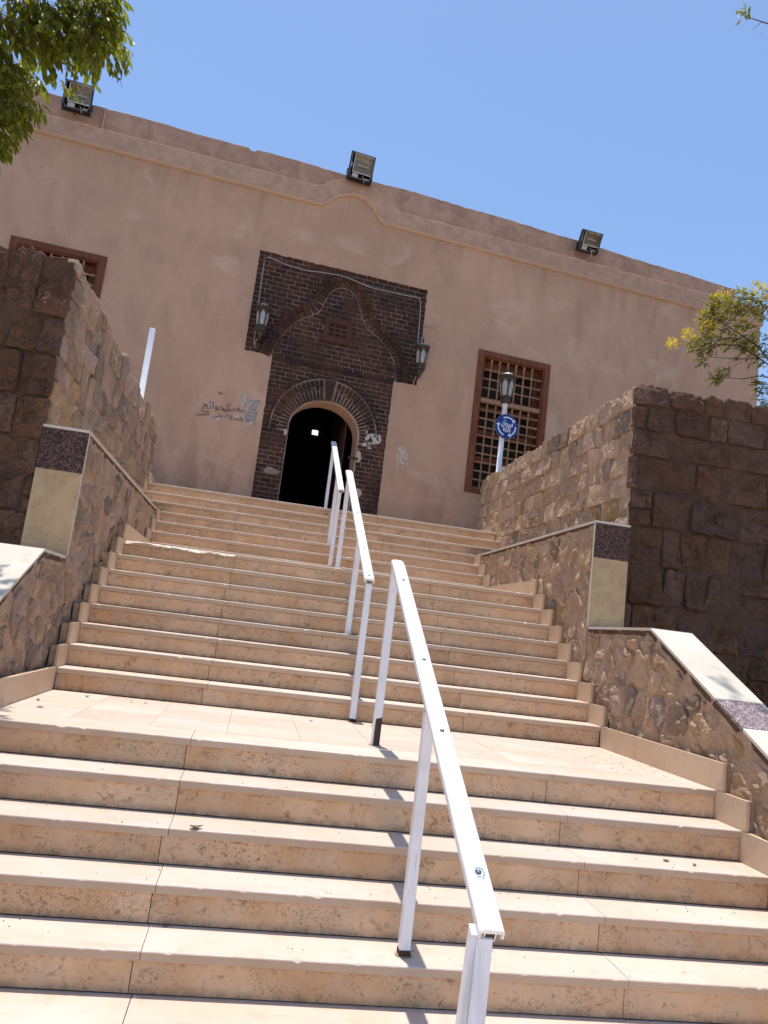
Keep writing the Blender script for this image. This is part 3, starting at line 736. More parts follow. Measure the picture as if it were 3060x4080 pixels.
# --- brick door panel
def arch_z(u, c=-.43, zc=4.15, a=.625, bb=.54): k = 1-((u-c)/a)**2; return zc+bb*math.sqrt(k) if k > 0 else None
U_A, U_B = -1.055, .195
mb = MB()
mb.poly([(-2.03, .0275, 5.30), (1.18, .0275, 5.30), (1.18, .0275, 7.23), (-2.03, .0275, 7.23)])
def qv(a, b_, c_, d_): mb.poly([(a, .0275, c_), (b_, .0275, c_), (b_, .0275, d_), (a, .0275, d_)])
qv(-1.54, U_A, ZTOP-.02, 5.30); qv(U_B, .74, ZTOP-.02, 5.30)
N = 40
for k in range(N):
    a = U_A+(U_B-U_A)*k/N; b_ = U_A+(U_B-U_A)*(k+1)/N
    za = arch_z(a) or 4.15; zb = arch_z(b_) or 4.15
    mb.poly([(a, .0275, za), (b_, .0275, zb), (b_, .0275, 5.30), (a, .0275, 5.30)])
mb.build('mortar_bed', M['bmortar'], B)
# reveal of the doorway
path = [(U_A, ZTOP-.02), (U_A, 3.3), (U_A, 4.15)]+[(-.43-.625*math.cos(PI*k/24), 4.15+.54*math.sin(PI*k/24)) for k in range(1, 24)]+[(U_B, 4.15), (U_B, 3.3), (U_B, ZTOP-.02)]
MB().loft([[(u, .034, z), (u, .22, z), (u, .47, z), (u+(.10 if u > -.43 else -.10), .47, z+.03), (u+(.05 if u > -.43 else -.05), .043, z+.02)] for u, z in path], cap=False).build('doorway_reveal', M['plaster'], B)
ragged = MB()
for k in range(len(path)-1):
    (a, c_), (b_, d_) = path[k], path[k+1]; m = max(1, int(math.hypot(b_-a, d_-c_)/.05))
    for q in range(m):
        u1, z1 = a+(b_-a)*q/m, c_+(d_-c_)*q/m; u2, z2 = a+(b_-a)*(q+1)/m, c_+(d_-c_)*(q+1)/m
        def outp(u, z):
            dx, dz = u+.43, max(0, z-4.15); L = math.hypot(dx, dz); w = .004+.014*abs(nz(u, z, 1, 14))+(.006 if u > 0 else 0)
            return (u+dx/L*w, z+dz/L*w)
        o1, o2 = outp(u1, z1), outp(u2, z2)
        ragged.poly([(u1, .028, z1), (u2, .028, z2), (o2[0], .020, o2[1]), (o1[0], .020, o1[1])])
ragged.build('plaster_edge', M['lip'], B)
# upper hood path and small window
tre = [(-1.76, 5.33), (-1.70, 5.55), (-1.63, 5.75), (-1.50, 5.97), (-1.36, 6.15), (-1.20, 6.29), (-1.02, 6.40), (-.965, 6.44), (-.945, 6.56), (-.88, 6.73), (-.78, 6.89), (-.65, 7.00), (-.49, 7.06), (-.33, 7.06), (-.18, 7.01), (-.05, 6.90), (.05, 6.76), (.13, 6.60), (.19, 6.42), (.23, 6.36), (.40, 6.27), (.58, 6.14), (.74, 5.98), (.86, 5.78), (.93, 5.56), (.97, 5.33)]
TR = dens(tre, .035)
def inside_tre(u, z, k=0):
    c = False; P_ = tre+[(.97, 5.2), (-1.76, 5.2)]
    for i in range(len(P_)):
        (x1, y1), (x2, y2) = P_[i-1], P_[i]
        if (y1 > z) != (y2 > z) and u < (x2-x1)*(z-y1)/(y2-y1)+x1: c = not c
    return c
def dist_tre(u, z): return min(math.hypot(u-a, z-b_) for a, b_ in TR)
def offs(P_, w):
    out = []
    for i, p in enumerate(P_):
        a = Vector(P_[max(0, i-2)]); c = Vector(P_[min(len(P_)-1, i+2)]); d = (c-a).normalized(); out.append((p[0]+d.y*w, p[1]-d.x*w))
    return out
brick_vars = []
for k in range(8):
    mb = MB(); j = lambda s=.03: R_.uniform(-s, s)
    v = [(-.5, 0, -.5), (.5, 0, -.5), (.5, 0, .5), (-.5, 0, .5)]
    back = [(x, .5, z) for x, y, z in v]; mid = [(x*(1+j(.01)), -.35+j(.1), z*(1+j(.03))) for x, y, z in v]
    fr = [(x*.955*(1+j(.012)), -.5+j(.12), z*.87*(1+j(.05))) for x, y, z in v]
    mb.loft([back, mid, fr]); brick_vars.append(mb.mesh('brick', M['brick']))
# laid bricks
cand = []
z = ZTOP+.005; r = 0
while z < 7.2:
    rh = .0865 if z > 5.25 else .0800
    zc = z+rh/2; L_, Rr = (-2.015, 1.165) if zc > 5.31 else (-1.525, .725)
    u = L_-(0 if r % 2 else .105)
    while u < Rr:
        w = .205*R_.uniform(.93, 1.07); 
        if zc > 7.12: w = .20
        a, b_ = max(u, L_), min(u+w, Rr); u += w
        segs = [(a, b_)]
        if zc < 4.7:
            az = arch_z(zc) if False else None
            lim = (U_A, U_B) if zc < 4.2 else None
            if lim: segs = [(a, min(b_, lim[0]-.012)), (max(a, lim[1]+.012), b_)]
        for (p, q) in segs:
            if q-p < .03: continue
            c = (p+q)/2
            if zc > 4.05 and math.hypot((c+.43)/.97, (zc-4.1)/1.0) < .94 and zc < 5.1: continue
            if -.60 < c < -.26 and 5.88 < zc < 6.17: continue
            cand.append((p, q, zc, rh, inside_tre(c, zc)))
    z += rh; r += 1
def put_brick(u, z, w, h, y=.030, d=.02, rot=0.0, name='brick'):
    o = link(name, R_.choice(brick_vars), B, (u, y+R_.uniform(-.0015, .0015), z)); o.scale = (w, d, h); o.rotation_euler = (0, rot+R_.uniform(-.006, .006), 0); return o
# course over the lintel of the lower opening is a smeared ledge
R_.shuffle(cand)
ind = cand[:300]; rest = cand[300:]
for p, q, zc, rh, ins in ind: put_brick((p+q)/2, zc, q-p-.010, rh-.0105)
mb = MB()
for p, q, zc, rh, ins in rest:
    w = q-p-.010; h = rh-.0105+R_.uniform(-.002, .002); c = (p+q)/2; y = .030+R_.uniform(-.0015, .0015)
    v = [(-.5, -.5), (.5, -.5), (.5, .5), (-.5, .5)]
    mb.loft([[(c+a*w, y+.01, zc+b_*h) for a, b_ in v], [(c+a*w, y-.006, zc+b_*h) for a, b_ in v], [(c+a*w*.955, y-.01, zc+b_*h*.87) for a, b_ in v]])
tag(mb.build('brick_courses', M['brick'], B), kind='stuff')
# radial bricks of the door arch
NV = 37
for k in range(NV):
    a = -.10+(PI+.20)*(k+.5)/NV; ca, sa = math.cos(a), math.sin(a)
    if abs(k-NV//2) <= 1:
        continue
    ri = Vector((-.43-ca*.655, 4.12+sa*.60)); ro = Vector((-.43-ca*.955, 4.12+sa*.965)); d = ro-ri; L = d.length; ang = -math.atan2(d.y, d.x)
    w = (PI+.2)/NV*.80; sp = .45 if k % 2 else .62
    m1 = ri+d*(sp/2); m2 = ri+d*((1+sp)/2)
    put_brick(m1.x, m1.y, L*sp-.008, w-.012-.014, .022, .028, ang, 'arch_brick'); put_brick(m2.x, m2.y, L*(1-sp)-.008, w+.001, .022, .028, ang, 'arch_brick')
MB().loft([[(-.43-math.cos(t)*q1, .0135, 4.12+math.sin(t)*(q1-.05 if q1 < .7 else q1+.01)) for q1 in (.66, .985)]+[(-.43-math.cos(t)*q1, .028, 4.12+math.sin(t)*(q1-.05 if q1 < .7 else q1+.01)) for q1 in (.985, .66)] for t in [-.1+(PI+.2)*k/40 for k in range(41)]]).build('arch_bed', M['bmortar'], B)
MB().prism([(-.475, .0, 4.72), (-.385, .0, 4.72), (-.33, .0, 5.08), (-.53, .0, 5.08)], (0, .03, 0)).build('keystone', M['brick'], B)
NH = 26
for k in range(NH):
    a0_ = -.08+(PI+.16)*k/NH+.004; a1_ = -.08+(PI+.16)*(k+1)/NH-.004
    pts = [(-.43-math.cos(t)*rr_, .012, 4.12+math.sin(t)*(rr_+.01)) for t, rr_ in ((a0_, .97), (a1_, .97), (a1_, 1.015), (a0_, 1.015))]
    MB().prism(pts, (0, .022, 0)).build('hood_brick', M['brick'], B)
# trefoil hood: outer plain ring and inner ring of headers
def cum(P_):
    s = [0]
    for a, b_ in zip(P_, P_[1:]): s.append(s[-1]+math.hypot(b_[0]-a[0], b_[1]-a[1]))
    return s
S_ = cum(TR)
def at_s(P_, s):
    for i in range(len(S_)-1):
        if S_[i+1] >= s: f = (s-S_[i])/(S_[i+1]-S_[i]+1e-9); return (P_[i][0]+(P_[i+1][0]-P_[i][0])*f, P_[i][1]+(P_[i+1][1]-P_[i][1])*f)
    return P_[-1]
O0, O1, O2 = TR, offs(TR, .085), offs(TR, .20)
n1 = int(S_[-1]/.15)
for k in range(n1):
    a, b_ = S_[-1]*k/n1+.005, S_[-1]*(k+1)/n1-.005; m = 5
    top_ = [at_s(O0, a+(b_-a)*q/m) for q in range(m+1)]; bot = [at_s(O1, a+(b_-a)*q/m) for q in range(m+1)]
    MB().loft([[(t_[0], -.045, t_[1]), (q_[0], -.030, q_[1]), (q_[0], .034, q_[1]), (t_[0], .034, t_[1])] for t_, q_ in zip(top_, bot)]).build('hood_brick', M['brick'], B)
n2 = int(S_[-1]/.078)
for k in range(n2):
    a, b_ = S_[-1]*k/n2+.006, S_[-1]*(k+1)/n2-.006
    p = [at_s(O1, a), at_s(O1, b_), at_s(O2, b_), at_s(O2, a)]; y = -.006+R_.uniform(-.004, .004)
    MB().prism([(x_, y, z_) for x_, z_ in p], (0, .036-y, 0)).build('arch_brick', M['brick'], B)
MB().loft([[(x1, .004, z1), (x2, .004, z2), (x2, .034, z2), (x1, .034, z1)] for (x1, z1), (x2, z2) in zip(offs(TR, .072), offs(TR, .212))]).build('hood_bed', M['bmortar'], B)
# ledge smear over the lower arch
mb = MB(); rings = []
for k in range(31):
    u = -1.52+2.24*k/30; w = .05+.03*nz(u, 2, 2, 3); zc = 5.30-.02*nz(u, 1, 1, 4)
    rings.append([(u, .016+.008*nz(u, 4, 4, 9), zc-w), (u, .010, zc), (u, .016, zc+.018+.01*nz(u, 7, 7, 9)), (u, .035, zc+.02), (u, .035, zc-w-.01)])
mb.loft(rings).build('ledge', M['brick'], B)
# ragged plaster edge round the panel
def edge_strip(p, q, nrm, seed, w=.03):
    L = math.hypot(q[0]-p[0], q[1]-p[1]); n = max(3, int(L/.035)); rings = []
    for k in range(n+1):
        f = k/n; x, z_ = p[0]+(q[0]-p[0])*f, p[1]+(q[1]-p[1])*f; j = w*(.45+.9*abs(nz(x, z_, seed, 6))+.5*nz(x, z_, seed, 22))
        rings.append([(x-nrm[0]*.03, -.003, z_-nrm[1]*.03), (x+nrm[0]*j, .000, z_+nrm[1]*j), (x+nrm[0]*j, .030, z_+nrm[1]*j), (x-nrm[0]*.03, .030, z_-nrm[1]*.03)])
    MB().loft(rings).build('plaster_edge', M['plaster'], B)
edge_strip((-2.02, 7.22), (1.17, 7.22), (0, -1), 1); edge_strip((-2.02, 5.31), (-2.02, 7.22), (1, 0), 2, .015); edge_strip((1.17, 5.31), (1.17, 7.22), (-1, 0), 3, .015)
edge_strip((-2.02, 5.31), (-1.53, 5.31), (0, 1), 4, .02); edge_strip((.73, 5.31), (1.17, 5.31), (0, 1), 5, .02); edge_strip((-1.53, ZTOP), (-1.53, 5.31), (1, 0), 6, .012); edge_strip((.73, ZTOP), (.73, 5.31), (-1, 0), 7, .02)
# repaired patches of plaster beside the door
def blob(name, cx, cz, rx, rz_, y, mat, seed, par=B, th=.006):
    pts = []
    for k in range(22):
        a = 2*PI*k/22; q = 1+.35*nz(math.cos(a)*1.3, math.sin(a)*1.3, seed)+.15*nz(math.cos(a)*4, math.sin(a)*4, seed)
        pts.append((cx+rx*q*math.cos(a), y, cz+rz_*q*math.sin(a)))
    return MB().prism(pts, (0, th, 0)).build(name, mat, par)
blob('plaster_patch', .30, 3.16, .10, .075, .016, M['lip'], 3); blob('plaster_patch', .25, 3.80, .05, .10, .016, M['lip'], 5); blob('plaster_patch', -1.10, 4.02, .03, .07, .016, M['lip'], 7); blob('plaster_patch', -1.25, 3.28, .14, .06, .017, M['bmortar'], 9)
MB().box(.06, .24, -.02, .02, 3.74, 3.775).build('hinge_bar', M['rust'], B)
# door leaf folded back inside, lit opening at the far side of the hall
d = MB().box(.02, .07, .50, 1.55, ZTOP+.01, 4.6).build('door_leaf', M['dwood'], B)
for zz in (2.75, 3.35, 3.95): MB().box(-.002, .019, .62, 1.43, zz, zz+.48).build('door_panel', M['dwood'], d)
cl = Vector((-2.5386, -13.1236, .7087)); dr = (Vector((-.585, 0, 4.09))-cl); k = (9.28+13.1236)/13.1236; tp = cl+dr*k
MB().box(tp.x-.085, tp.x+.085, 9.27, 9.295, tp.z-.065, tp.z+.065).build('lit_window', M['lit'], B)

# small lattice window in the tympanum
w = MB()
for a, b_, c_, d_ in ((-.685, -.60, 5.79, 6.26), (-.26, -.175, 5.79, 6.26), (-.60, -.26, 6.155, 6.26), (-.60, -.26, 5.79, 5.90)): w.box(a, b_, -.012, .05, c_, d_)
w = w.build('small_window', M['swood'], B)
for uu in (-.60, -.487, -.373, -.26): MB().box(uu-.016, uu+.016, .002, .0175, 5.895, 6.16).build('lattice_bar', M['swood'], w)
for zz in (5.90, 5.985, 6.07, 6.155): MB().box(-.60, -.26, -.002, .0155, zz-.015, zz+.015).build('lattice_bar', M['swood'], w)
MB().box(-.60, -.26, .0185, .027, 5.895, 6.16).build('window_back', M['dark'], w)

# tall windows with turned lattice
def spindle_mesh(L, pitch, first, axis, r=.0155):
    prof = [(r, 0)]; k = first
    while k < L-.02:
        for q in (-.034, -.026, -.018, 0, .018, .026, .034):
            rr_ = {.034: r, .026: r*1.45, .018: r*1.1, 0: r*2.0}[abs(q)]
            if 0 < k+q < L: prof.append((rr_, k+q))
        m_ = k+pitch/2
        if m_+.02 < L: prof += [(r*.85, m_-.025), (r*1.35, m_), (r*.85, m_+.025)]
        k += pitch
    prof.append((r, L)); return MB().lathe(prof, seg=7, axis=axis)
def tall_window(du, dz):
    fr = MB(); u0, u1, z0, z1 = 2.295+du, 3.805+du, 3.51+dz, 6.285+dz
    for a, b_, c_, d_ in ((u0, u0+.115, z0, z1), (u1-.115, u1, z0, z1), (u0+.115, u1-.115, z1-.105, z1), (u0+.115, u1-.115, z0, z0+.07)): fr.box(a, b_, -.018, .12, c_, d_)
    f = fr.build('window', M['wood'], B)
    ins = MB(); i0, i1 = u0+.115, u1-.115
    for a, b_, c_, d_ in ((i0, i0+.03, z0+.07, z1-.105), (i1-.03, i1, z0+.07, z1-.105), (i0+.03, i1-.03, z1-.135, z1-.105), (i0+.03, i1-.03, z0+.07, z0+.10)): ins.box(a, b_, .005, .115, c_, d_)
    ins.build('frame_moulding', M['wood'], f)
    MB().box(i0+.03, i1-.03, -.002, .10, 5.275+dz, 5.355+dz).build('transom', M['lwood'], f)
    cols = [2.597+.1705*i+du for i in range(6)]
    low = [3.61+.1695*i+dz for i in range(10)]; upr = [5.567+.181*i+dz for i in range(3)]
    for (c0, c1, first, rows) in ((z0+.10, 5.275+dz, low[0]-(z0+.10), low), (5.355+dz, z1-.135, upr[0]-(5.355+dz), upr)):
        pitch = rows[1]-rows[0]; me = spindle_mesh(c1-c0, pitch, first, 'z').mesh('lattice_spindle', M['lwood'], True)
        for c in cols: link('lattice_spindle', me, f, (c, .035, c0))
        W_ = i1-i0-.06; me2 = spindle_mesh(W_, .1705, cols[0]-(i0+.03), 'x').mesh('lattice_spindle', M['lwood'], True)
        for zz in rows: link('lattice_spindle', me2, f, (i0+.03, .035, zz))
    bk = MB()
    for zz, hh in ((5.95+dz, .20), (5.14+dz, .11), (4.645+dz, .13), (4.13+dz, .13), (3.62+dz, .07), (5.36+dz, .07)): bk.box(i0+.03, i1-.03, .16, .19, zz, zz+hh)
    bk.box(i0, i0+.09, .158, .192, z0+.07, z1-.1); bk.box(i1-.14, i1, .158, .192, z0+.07, z1-.1)
    bk.build('shutter_frame', M['wood'], f)
    MB().box(i0, i1, .30, .32, z0, z1).build('window_back', M['dark'], f)
tall_window(0, 0); tall_window(-8.285, .135)

# writing and paper left on the plaster
def flakes(name, label, boxes, y, mat, thr, seed, parent=None, cell=.011, grp=None):
    mb = MB()
    for (a, b_, c_, d_, kx) in boxes:
        nu, nzz = int((b_-a)/cell), int((d_-c_)/cell)
        for i in range(nu):
            for j in range(nzz):
                u, z_ = a+i*cell, c_+j*cell; fx, fz = (i+.5)/nu, (j+.5)/nzz
                edge = min(fx, 1-fx, fz, 1-fz)*4
                if nz(u, z_, seed, 13)+.5*nz(u, z_, seed+3, 34)+min(edge, 1)*.45-.35 > thr+kx: 
                    t_ = .0015+.001*nz(u, z_, 1, 40); mb.box(u, u+cell, y-t_, y+.002, z_, z_+cell)
    o = mb.build(name, mat, parent); return o
pa = flakes('torn_poster', '', [(-1.93, -1.80, 4.12, 4.56, -.1), (-1.82, -1.62, 4.0, 4.47, -.35), (-1.66, -1.60, 4.40, 4.56, 0)], 0, M['paper2'], .0, 3)
pb = flakes('poster_rim', '', [(-1.93, -1.86, 4.10, 4.56, .02), (-1.93, -1.62, 4.36, 4.44, .1), (-1.82, -1.66, 3.98, 4.10, .05)], -.002, M['paper'], .02, 5)
def on_wall(o, label, cat, name=None):
    o.matrix_parent_inverse.identity(); o.location = (0, FY, 0); o.rotation_euler = (0, 0, FA); tag(o, label, cat)
on_wall(pa, 'grey torn remains of a poster on the plaster just left of the brick doorway', 'poster'); pb.parent = pa; pb.location = (0, 0, 0)
pc = flakes('torn_poster', '', [(-2.48, -2.38, 4.14, 4.31, .0), (-2.46, -2.20, 3.98, 4.08, .0), (-2.22, -2.15, 4.13, 4.33, .15), (-2.1, -1.95, 4.20, 4.27, .05), (-2.05, -1.82, 4.08, 4.16, .05)], 0, M['paper'], .02, 8)
on_wall(pc, 'small pale paper scraps under the dark handwriting on the left plaster', 'paper scraps')
pd = flakes('torn_poster', '', [(.90, 1.22, 3.74, 4.22, .14)], 0, M['paper'], .02, 12)
pd['kind'] = 'stuff'; on_wall(pd, 'faint scraped paper traces on the plaster right of the brick doorway', 'paper scraps')
pe = flakes('torn_poster', '', [(.30, .66, 4.10, 4.30, -.06), (.25, .60, 3.98, 4.14, .06)], .005, M['paper'], .02, 15)
pe['kind'] = 'stuff'; on_wall(pe, 'white paper scraps stuck on the dark bricks right of the door arch', 'paper scraps')
def text(body, size, mat, name, parent, loc, rot, bold=0.0, squash=1.0, shear=0.0, align='CENTER', jitter=0.0, fit=0.0):
    c = bpy.data.curves.new(name, 'FONT'); c.body = body; c.size = size; c.align_x = align; c.align_y = 'CENTER'; c.offset = bold; c.shear = shear; c.extrude = .0008; c.resolution_u = 3
    o = bpy.data.objects.new(name+'_tmp', c); COL.objects.link(o); bpy.context.view_layer.update()
    me = bpy.data.meshes.new_from_object(o.evaluated_get(bpy.context.evaluated_depsgraph_get())); bpy.data.objects.remove(o)
    kx = fit/(max(v.co.x for v in me.vertices)-min(v.co.x for v in me.vertices)) if fit else 1.0
    for v in me.vertices:
        v.co.x *= kx; v.co.y *= squash
        if jitter: v.co.x += jitter*nz(v.co.x, v.co.y, 1, 9/size*.12); v.co.y += jitter*1.6*nz(v.co.x, v.co.y, 5, 7/size*.12)
    me.materials.clear(); me.materials.append(mat); me.name = name
    p = link(name, me, parent, loc); p.rotation_euler = rot; return p
RX = (PI/2, 0, 0)
text('\ufe9e\ufe8b\ufe8d\ufeee\ufea4\ufedf\ufe8d', .175, M['ink'], 'wall_writing', B, (-2.325, -.004, 4.225), (PI/2, -.06, 0), .0005, 1.0, 0, 'CENTER', .012)
text('\ufef0\ufec0\ufed8\ufe97', .14, M['ink'], 'wall_writing', B, (-2.05, -.004, 4.235), (PI/2, -.1, 0), 0, .9, 0, 'CENTER', .01)
text('\ufef0\ufe92\ufee8\ufedf\ufe8d \ufef0\ufee0\ufecb \ufe93\ufefc\ufebc\ufedf\ufe8d \ufe8e\ufe91', .125, M['ink'], 'wall_writing', B, (-2.20, -.004, 4.075), (PI/2, -.02, 0), .0003, .9, 0, 'CENTER', .01)
text('w-', .10, M['ink'], 'wall_writing', B, (-2.285, -.004, 4.47), (PI/2, 0, 0), 0, 1, 0, 'CENTER', .006)

# conduit round the brick panel, iron hook
def facade_obj(o, label, cat, group=None):
    o.location = (0, FY, 0); o.rotation_euler = (0, 0, FA); return tag(o, label, cat, group)
cpts = [(-1.87, -.012, 5.45), (-1.885, -.012, 5.9), (-1.905, -.012, 6.5), (-1.91, -.012, 7.0), (-1.885, -.012, 7.075), (-1.83, -.012, 7.09), (-1.5, -.02, 7.03), (-1.15, -.02, 7.01), (-.87, -.055, 7.03), (-.55, -.065, 7.05), (-.36, -.065, 7.035), (-.10, -.055, 6.99), (.1, -.03, 6.975), (.43, -.012, 6.985), (.96, -.012, 7.0), (1.02, -.012, 6.985), (1.045, -.012, 6.92), (1.07, -.012, 6.5), (1.085, -.012, 6.05), (1.09, -.012, 5.75)]
facade_obj(MB().tube(cpts, .010, 8).build('cable_conduit', M['conduit'], None, True), 'thin grey conduit running along the top of the dark brick panel to both lanterns', 'conduit')
facade_obj(MB().tube([(1.14, .03, 6.49), (1.16, -.03, 6.49), (1.30, -.06, 6.49), (1.42, -.075, 6.50), (1.44, -.08, 6.525)], [.010, .011, .010, .009, .006], 7).build('iron_hook', M['conduit']), 'short rusty iron hook sticking out right of the brick panel', 'hook')

# ------------------------------------------------------------------ lanterns
def lantern(loc, rz, label, zb, sc, base_r, top_r, body_h, group, bracket=None, scroll=False, spin=0.0):
    t = thing('wall_lantern' if bracket else 'post_lantern', label, 'lantern', loc, rz, group)
    n = 6
    def hexa(r, z, n=6): return [(r*math.cos(2*PI*k/n+spin), r*math.sin(2*PI*k/n+spin), z) for k in range(n)]
    # six glazed sides: frame ring with a pointed-arch opening, frosted pane behind
    fr = MB(); panes = []
    for k in range(n):
        a, b_ = hexa(base_r, 0), hexa(top_r, body_h)
        p00, p10, p01, p11 = Vector(a[k]), Vector(a[(k+1) % n]), Vector(b_[k]), Vector(b_[(k+1) % n])
        F = lambda s, t_: (p00*(1-s)+p10*s)*(1-t_)+(p01*(1-s)+p11*s)*t_
        nn = (p10-p00).cross(p01-p00).normalized()
        outl = [(.14, .07), (.5, .07), (.86, .07), (.88, .35), (.90, .58), (.78, .72), (.62, .80), (.5, .90), (.38, .80), (.22, .72), (.10, .58), (.12, .35)]
        rect = [(0, 0), (.5, 0), (1, 0), (1, .35), (1, .65), (1, 1), (.72, 1), (.5, 1), (.28, 1), (0, 1), (0, .65), (0, .35)]
        m = len(outl); base = len(fr.v)
        fr.v += [tuple(F(*q)+nn*.006*sc) for q in rect]+[tuple(F(*q)+nn*.006*sc) for q in outl]+[tuple(F(*q)-nn*.002) for q in outl]
        for i in range(m):
            j = (i+1) % m; fr.f.append((base+i, base+j, base+m+j, base+m+i)); fr.f.append((base+m+i, base+m+j, base+2*m+j, base+2*m+i))
        panes.append([F(*q)-nn*.001 for q in outl])
    fr.build('lantern_frame', M['bronze'], t)
    for p in panes: MB().prism([tuple(q) for q in p], (0, 0, 0.0001)).build('glass_pane', M['opal'], t)
    # cresting rim, cap and finial
    rim = MB().lathe([(top_r*.97, body_h-.004), (top_r*1.06, body_h), (top_r*1.08, body_h+.03*sc), (top_r*.80, body_h+.035*sc)], seg=12)
    for k in range(18):
        a = 2*PI*k/18; rim.lathe([(.001, -.012*sc), (.011*sc, -.004), (.011*sc, .008*sc), (.001, .02*sc)], (top_r*1.02*math.cos(a), top_r*1.02*math.sin(a), body_h+.038*sc), 6)
    rim.build('pierced_rim', M['bronze'], t)
    MB().lathe([(top_r*.84, body_h+.035*sc), (top_r*.78, body_h+.055*sc), (top_r*.55, body_h+.085*sc), (top_r*.2, body_h+.10*sc), (.004, body_h+.103*sc)], seg=16).build('cap', M['cap'], t, True)  # pale colour carries the sun's white highlight on the dome
    MB().lathe([(.02*sc, 0), (.028*sc, .015*sc), (.014*sc, .03*sc), (.010*sc, .045*sc), (.022*sc, .058*sc), (.018*sc, .075*sc), (.006*sc, .10*sc), (.009*sc, .12*sc), (.003, .16*sc), (.001, .20*sc)], (0, 0, body_h+.10*sc), 10).build('finial', M['bronze'], t, True)
    MB().lathe([(base_r*.55, -.10*sc), (base_r*1.0, -.085*sc), (base_r*1.06, -.05*sc), (base_r*.98, -.03*sc), (base_r*1.05, -.01*sc), (base_r*1.0, .004)], seg=6 if not bracket else 12).build('base_collar', M['bronze'], t)
    if bracket:
        MB().lathe([(.012, -.24*sc), (.030*sc, -.20*sc), (.05*sc, -.15*sc), (base_r*.85, -.10*sc), (base_r*.6, -.09*sc)], seg=12).build('lower_funnel', M['bronze'], t, True)
        MB().tube([(0, 0, -.20*sc), (0, .05, -.23*sc), (0, bracket*.75, -.20*sc), (0, bracket, -.12*sc)], .012, 7).build('bracket', M['bronze'], t)
        MB().box(-.035, .035, bracket-.01, bracket+.005, -.20*sc, -.03*sc).build('back_plate', M['bronze'], t)
        MB().tube([(-.03, bracket*.5, -.19*sc), (-.05, bracket*.8, -.28*sc), (-.04, bracket*.92, -.33*sc)], .008, 6).build('feed_cable', M['conduit'], t)
    return t
def fpt(u, y, z): return (u*math.cos(FA)-y*math.sin(FA), FY+u*math.sin(FA)+y*math.cos(FA), z)
lantern(fpt(-1.805, -.19, 5.72), FA, 'brown wall lantern with frosted panes hanging at the left end of the brick panel', 0, 1.0, .088, .125, .32, 'lanterns beside the brick doorway', .19, spin=PI/6+.5)
lantern(fpt(1.135, -.19, 5.65), FA, 'brown wall lantern with frosted panes hanging at the right end of the brick panel', 0, 1.0, .088, .125, .32, 'lanterns beside the brick doorway', .19, spin=PI/6+.5)
PX, PY = 2.622, 7.9
lp = thing('lamp_post', 'white lamp post carrying the round blue sign before the right lattice window', 'lamp post', (PX, PY, 3.6))
MB().lathe([(.075, .0), (.075, .02), (.045, .03), (.045, 1.33), (.052, 1.335), (.052, 1.36), (.045, 1.365), (.045, 1.43)], seg=18).build('pole', M['white2'], lp, True)
MB().lathe([(.008, 0), (.012, .004), (.012, .022), (.008, .026)], (.055, -.02, 1.33), 8).build('clamp_screw', M['screw'], lp)
lantern((PX, PY, 5.09), FA, 'brown six-sided lantern on top of the white lamp post at the right window', 0, 1.02, .098, .150, .36, None, None, spin=.35)
# bare pole on the left
bp = thing('bare_pole', 'plain white pole without a lamp behind the far end of the left stone wall', 'pole', (-3.305, 6.9, 3.4))
MB().lathe([(.07, .0), (.07, .02), (.045, .03), (.045, 1.46), (.040, 1.472)], seg=18).build('pole', M['white2'], bp, True)
MB().lathe([(.041, 1.4715), (.041, 1.474), (.02, 1.478)], seg=18).build('end_cap', M['white2'], bp, True)

# ------------------------------------------------------------------ round blue sign on the lamp post
SX, SY, SZ = 2.676, 7.845, 4.562
sg_ = thing('round_sign', 'round blue sign with white circling arrows and two white Arabic words on the lamp post', 'sign', (SX, SY, SZ), 0.12)
Rs = .2185
MB().lathe([(Rs, 0), (Rs, .004), (.001, .004)], seg=48, axis='y').build('sign_plate', M['blue'], sg_)
MB().lathe([(Rs+.003, .0045), (Rs+.003, .010), (.001, .010)], seg=48, axis='y').build('sign_backing', M['alu'], sg_)
def arc_arrow(a0, a1, r=.165, w=.026):
    mb = MB(); n = 14; hd = .30; s = 1 if a1 > a0 else -1; ae = a1-s*hd*.55; pi_, po = [], []
    for k in range(n+1):
        a = a0+(ae-a0)*k/n; pi_.append((math.cos(a)*(r-w/2), -.003, math.sin(a)*(r-w/2))); po.append((math.cos(a)*(r+w/2), -.003, math.sin(a)*(r+w/2)))
    for k in range(n): mb.poly([pi_[k], pi_[k+1], po[k+1], po[k]])
    mb.poly([(math.cos(ae)*(r-w*1.7), -.003, math.sin(ae)*(r-w*1.7)), (math.cos(a1+s*.12)*r, -.003, math.sin(a1+s*.12)*r), (math.cos(ae)*(r+w*1.7), -.003, math.sin(ae)*(r+w*1.7))])
    mb.build('arrow', M['swhite'], sg_)
dg = math.radians
arc_arrow(dg(118), dg(38)); arc_arrow(dg(8), dg(-72)); arc_arrow(dg(-108), dg(-192))
text('\ufee5\ufe8e\ufea4\ufe92\ufeb3', .145, M['swhite'], 'sign_word', sg_, (.004, -.003, .055), (PI/2, .0, 0), .0045, fit=.222)
text('\ufeea\ufee0\ufedf\ufe8d', .14, M['swhite'], 'sign_word', sg_, (.002, -.003, -.052), (PI/2, .0, 0), .004, fit=.145)
text('\u0651', .11, M['swhite'], 'sign_word', sg_, (-.012, -.003, -.018), (PI/2, 0, 0), .002)

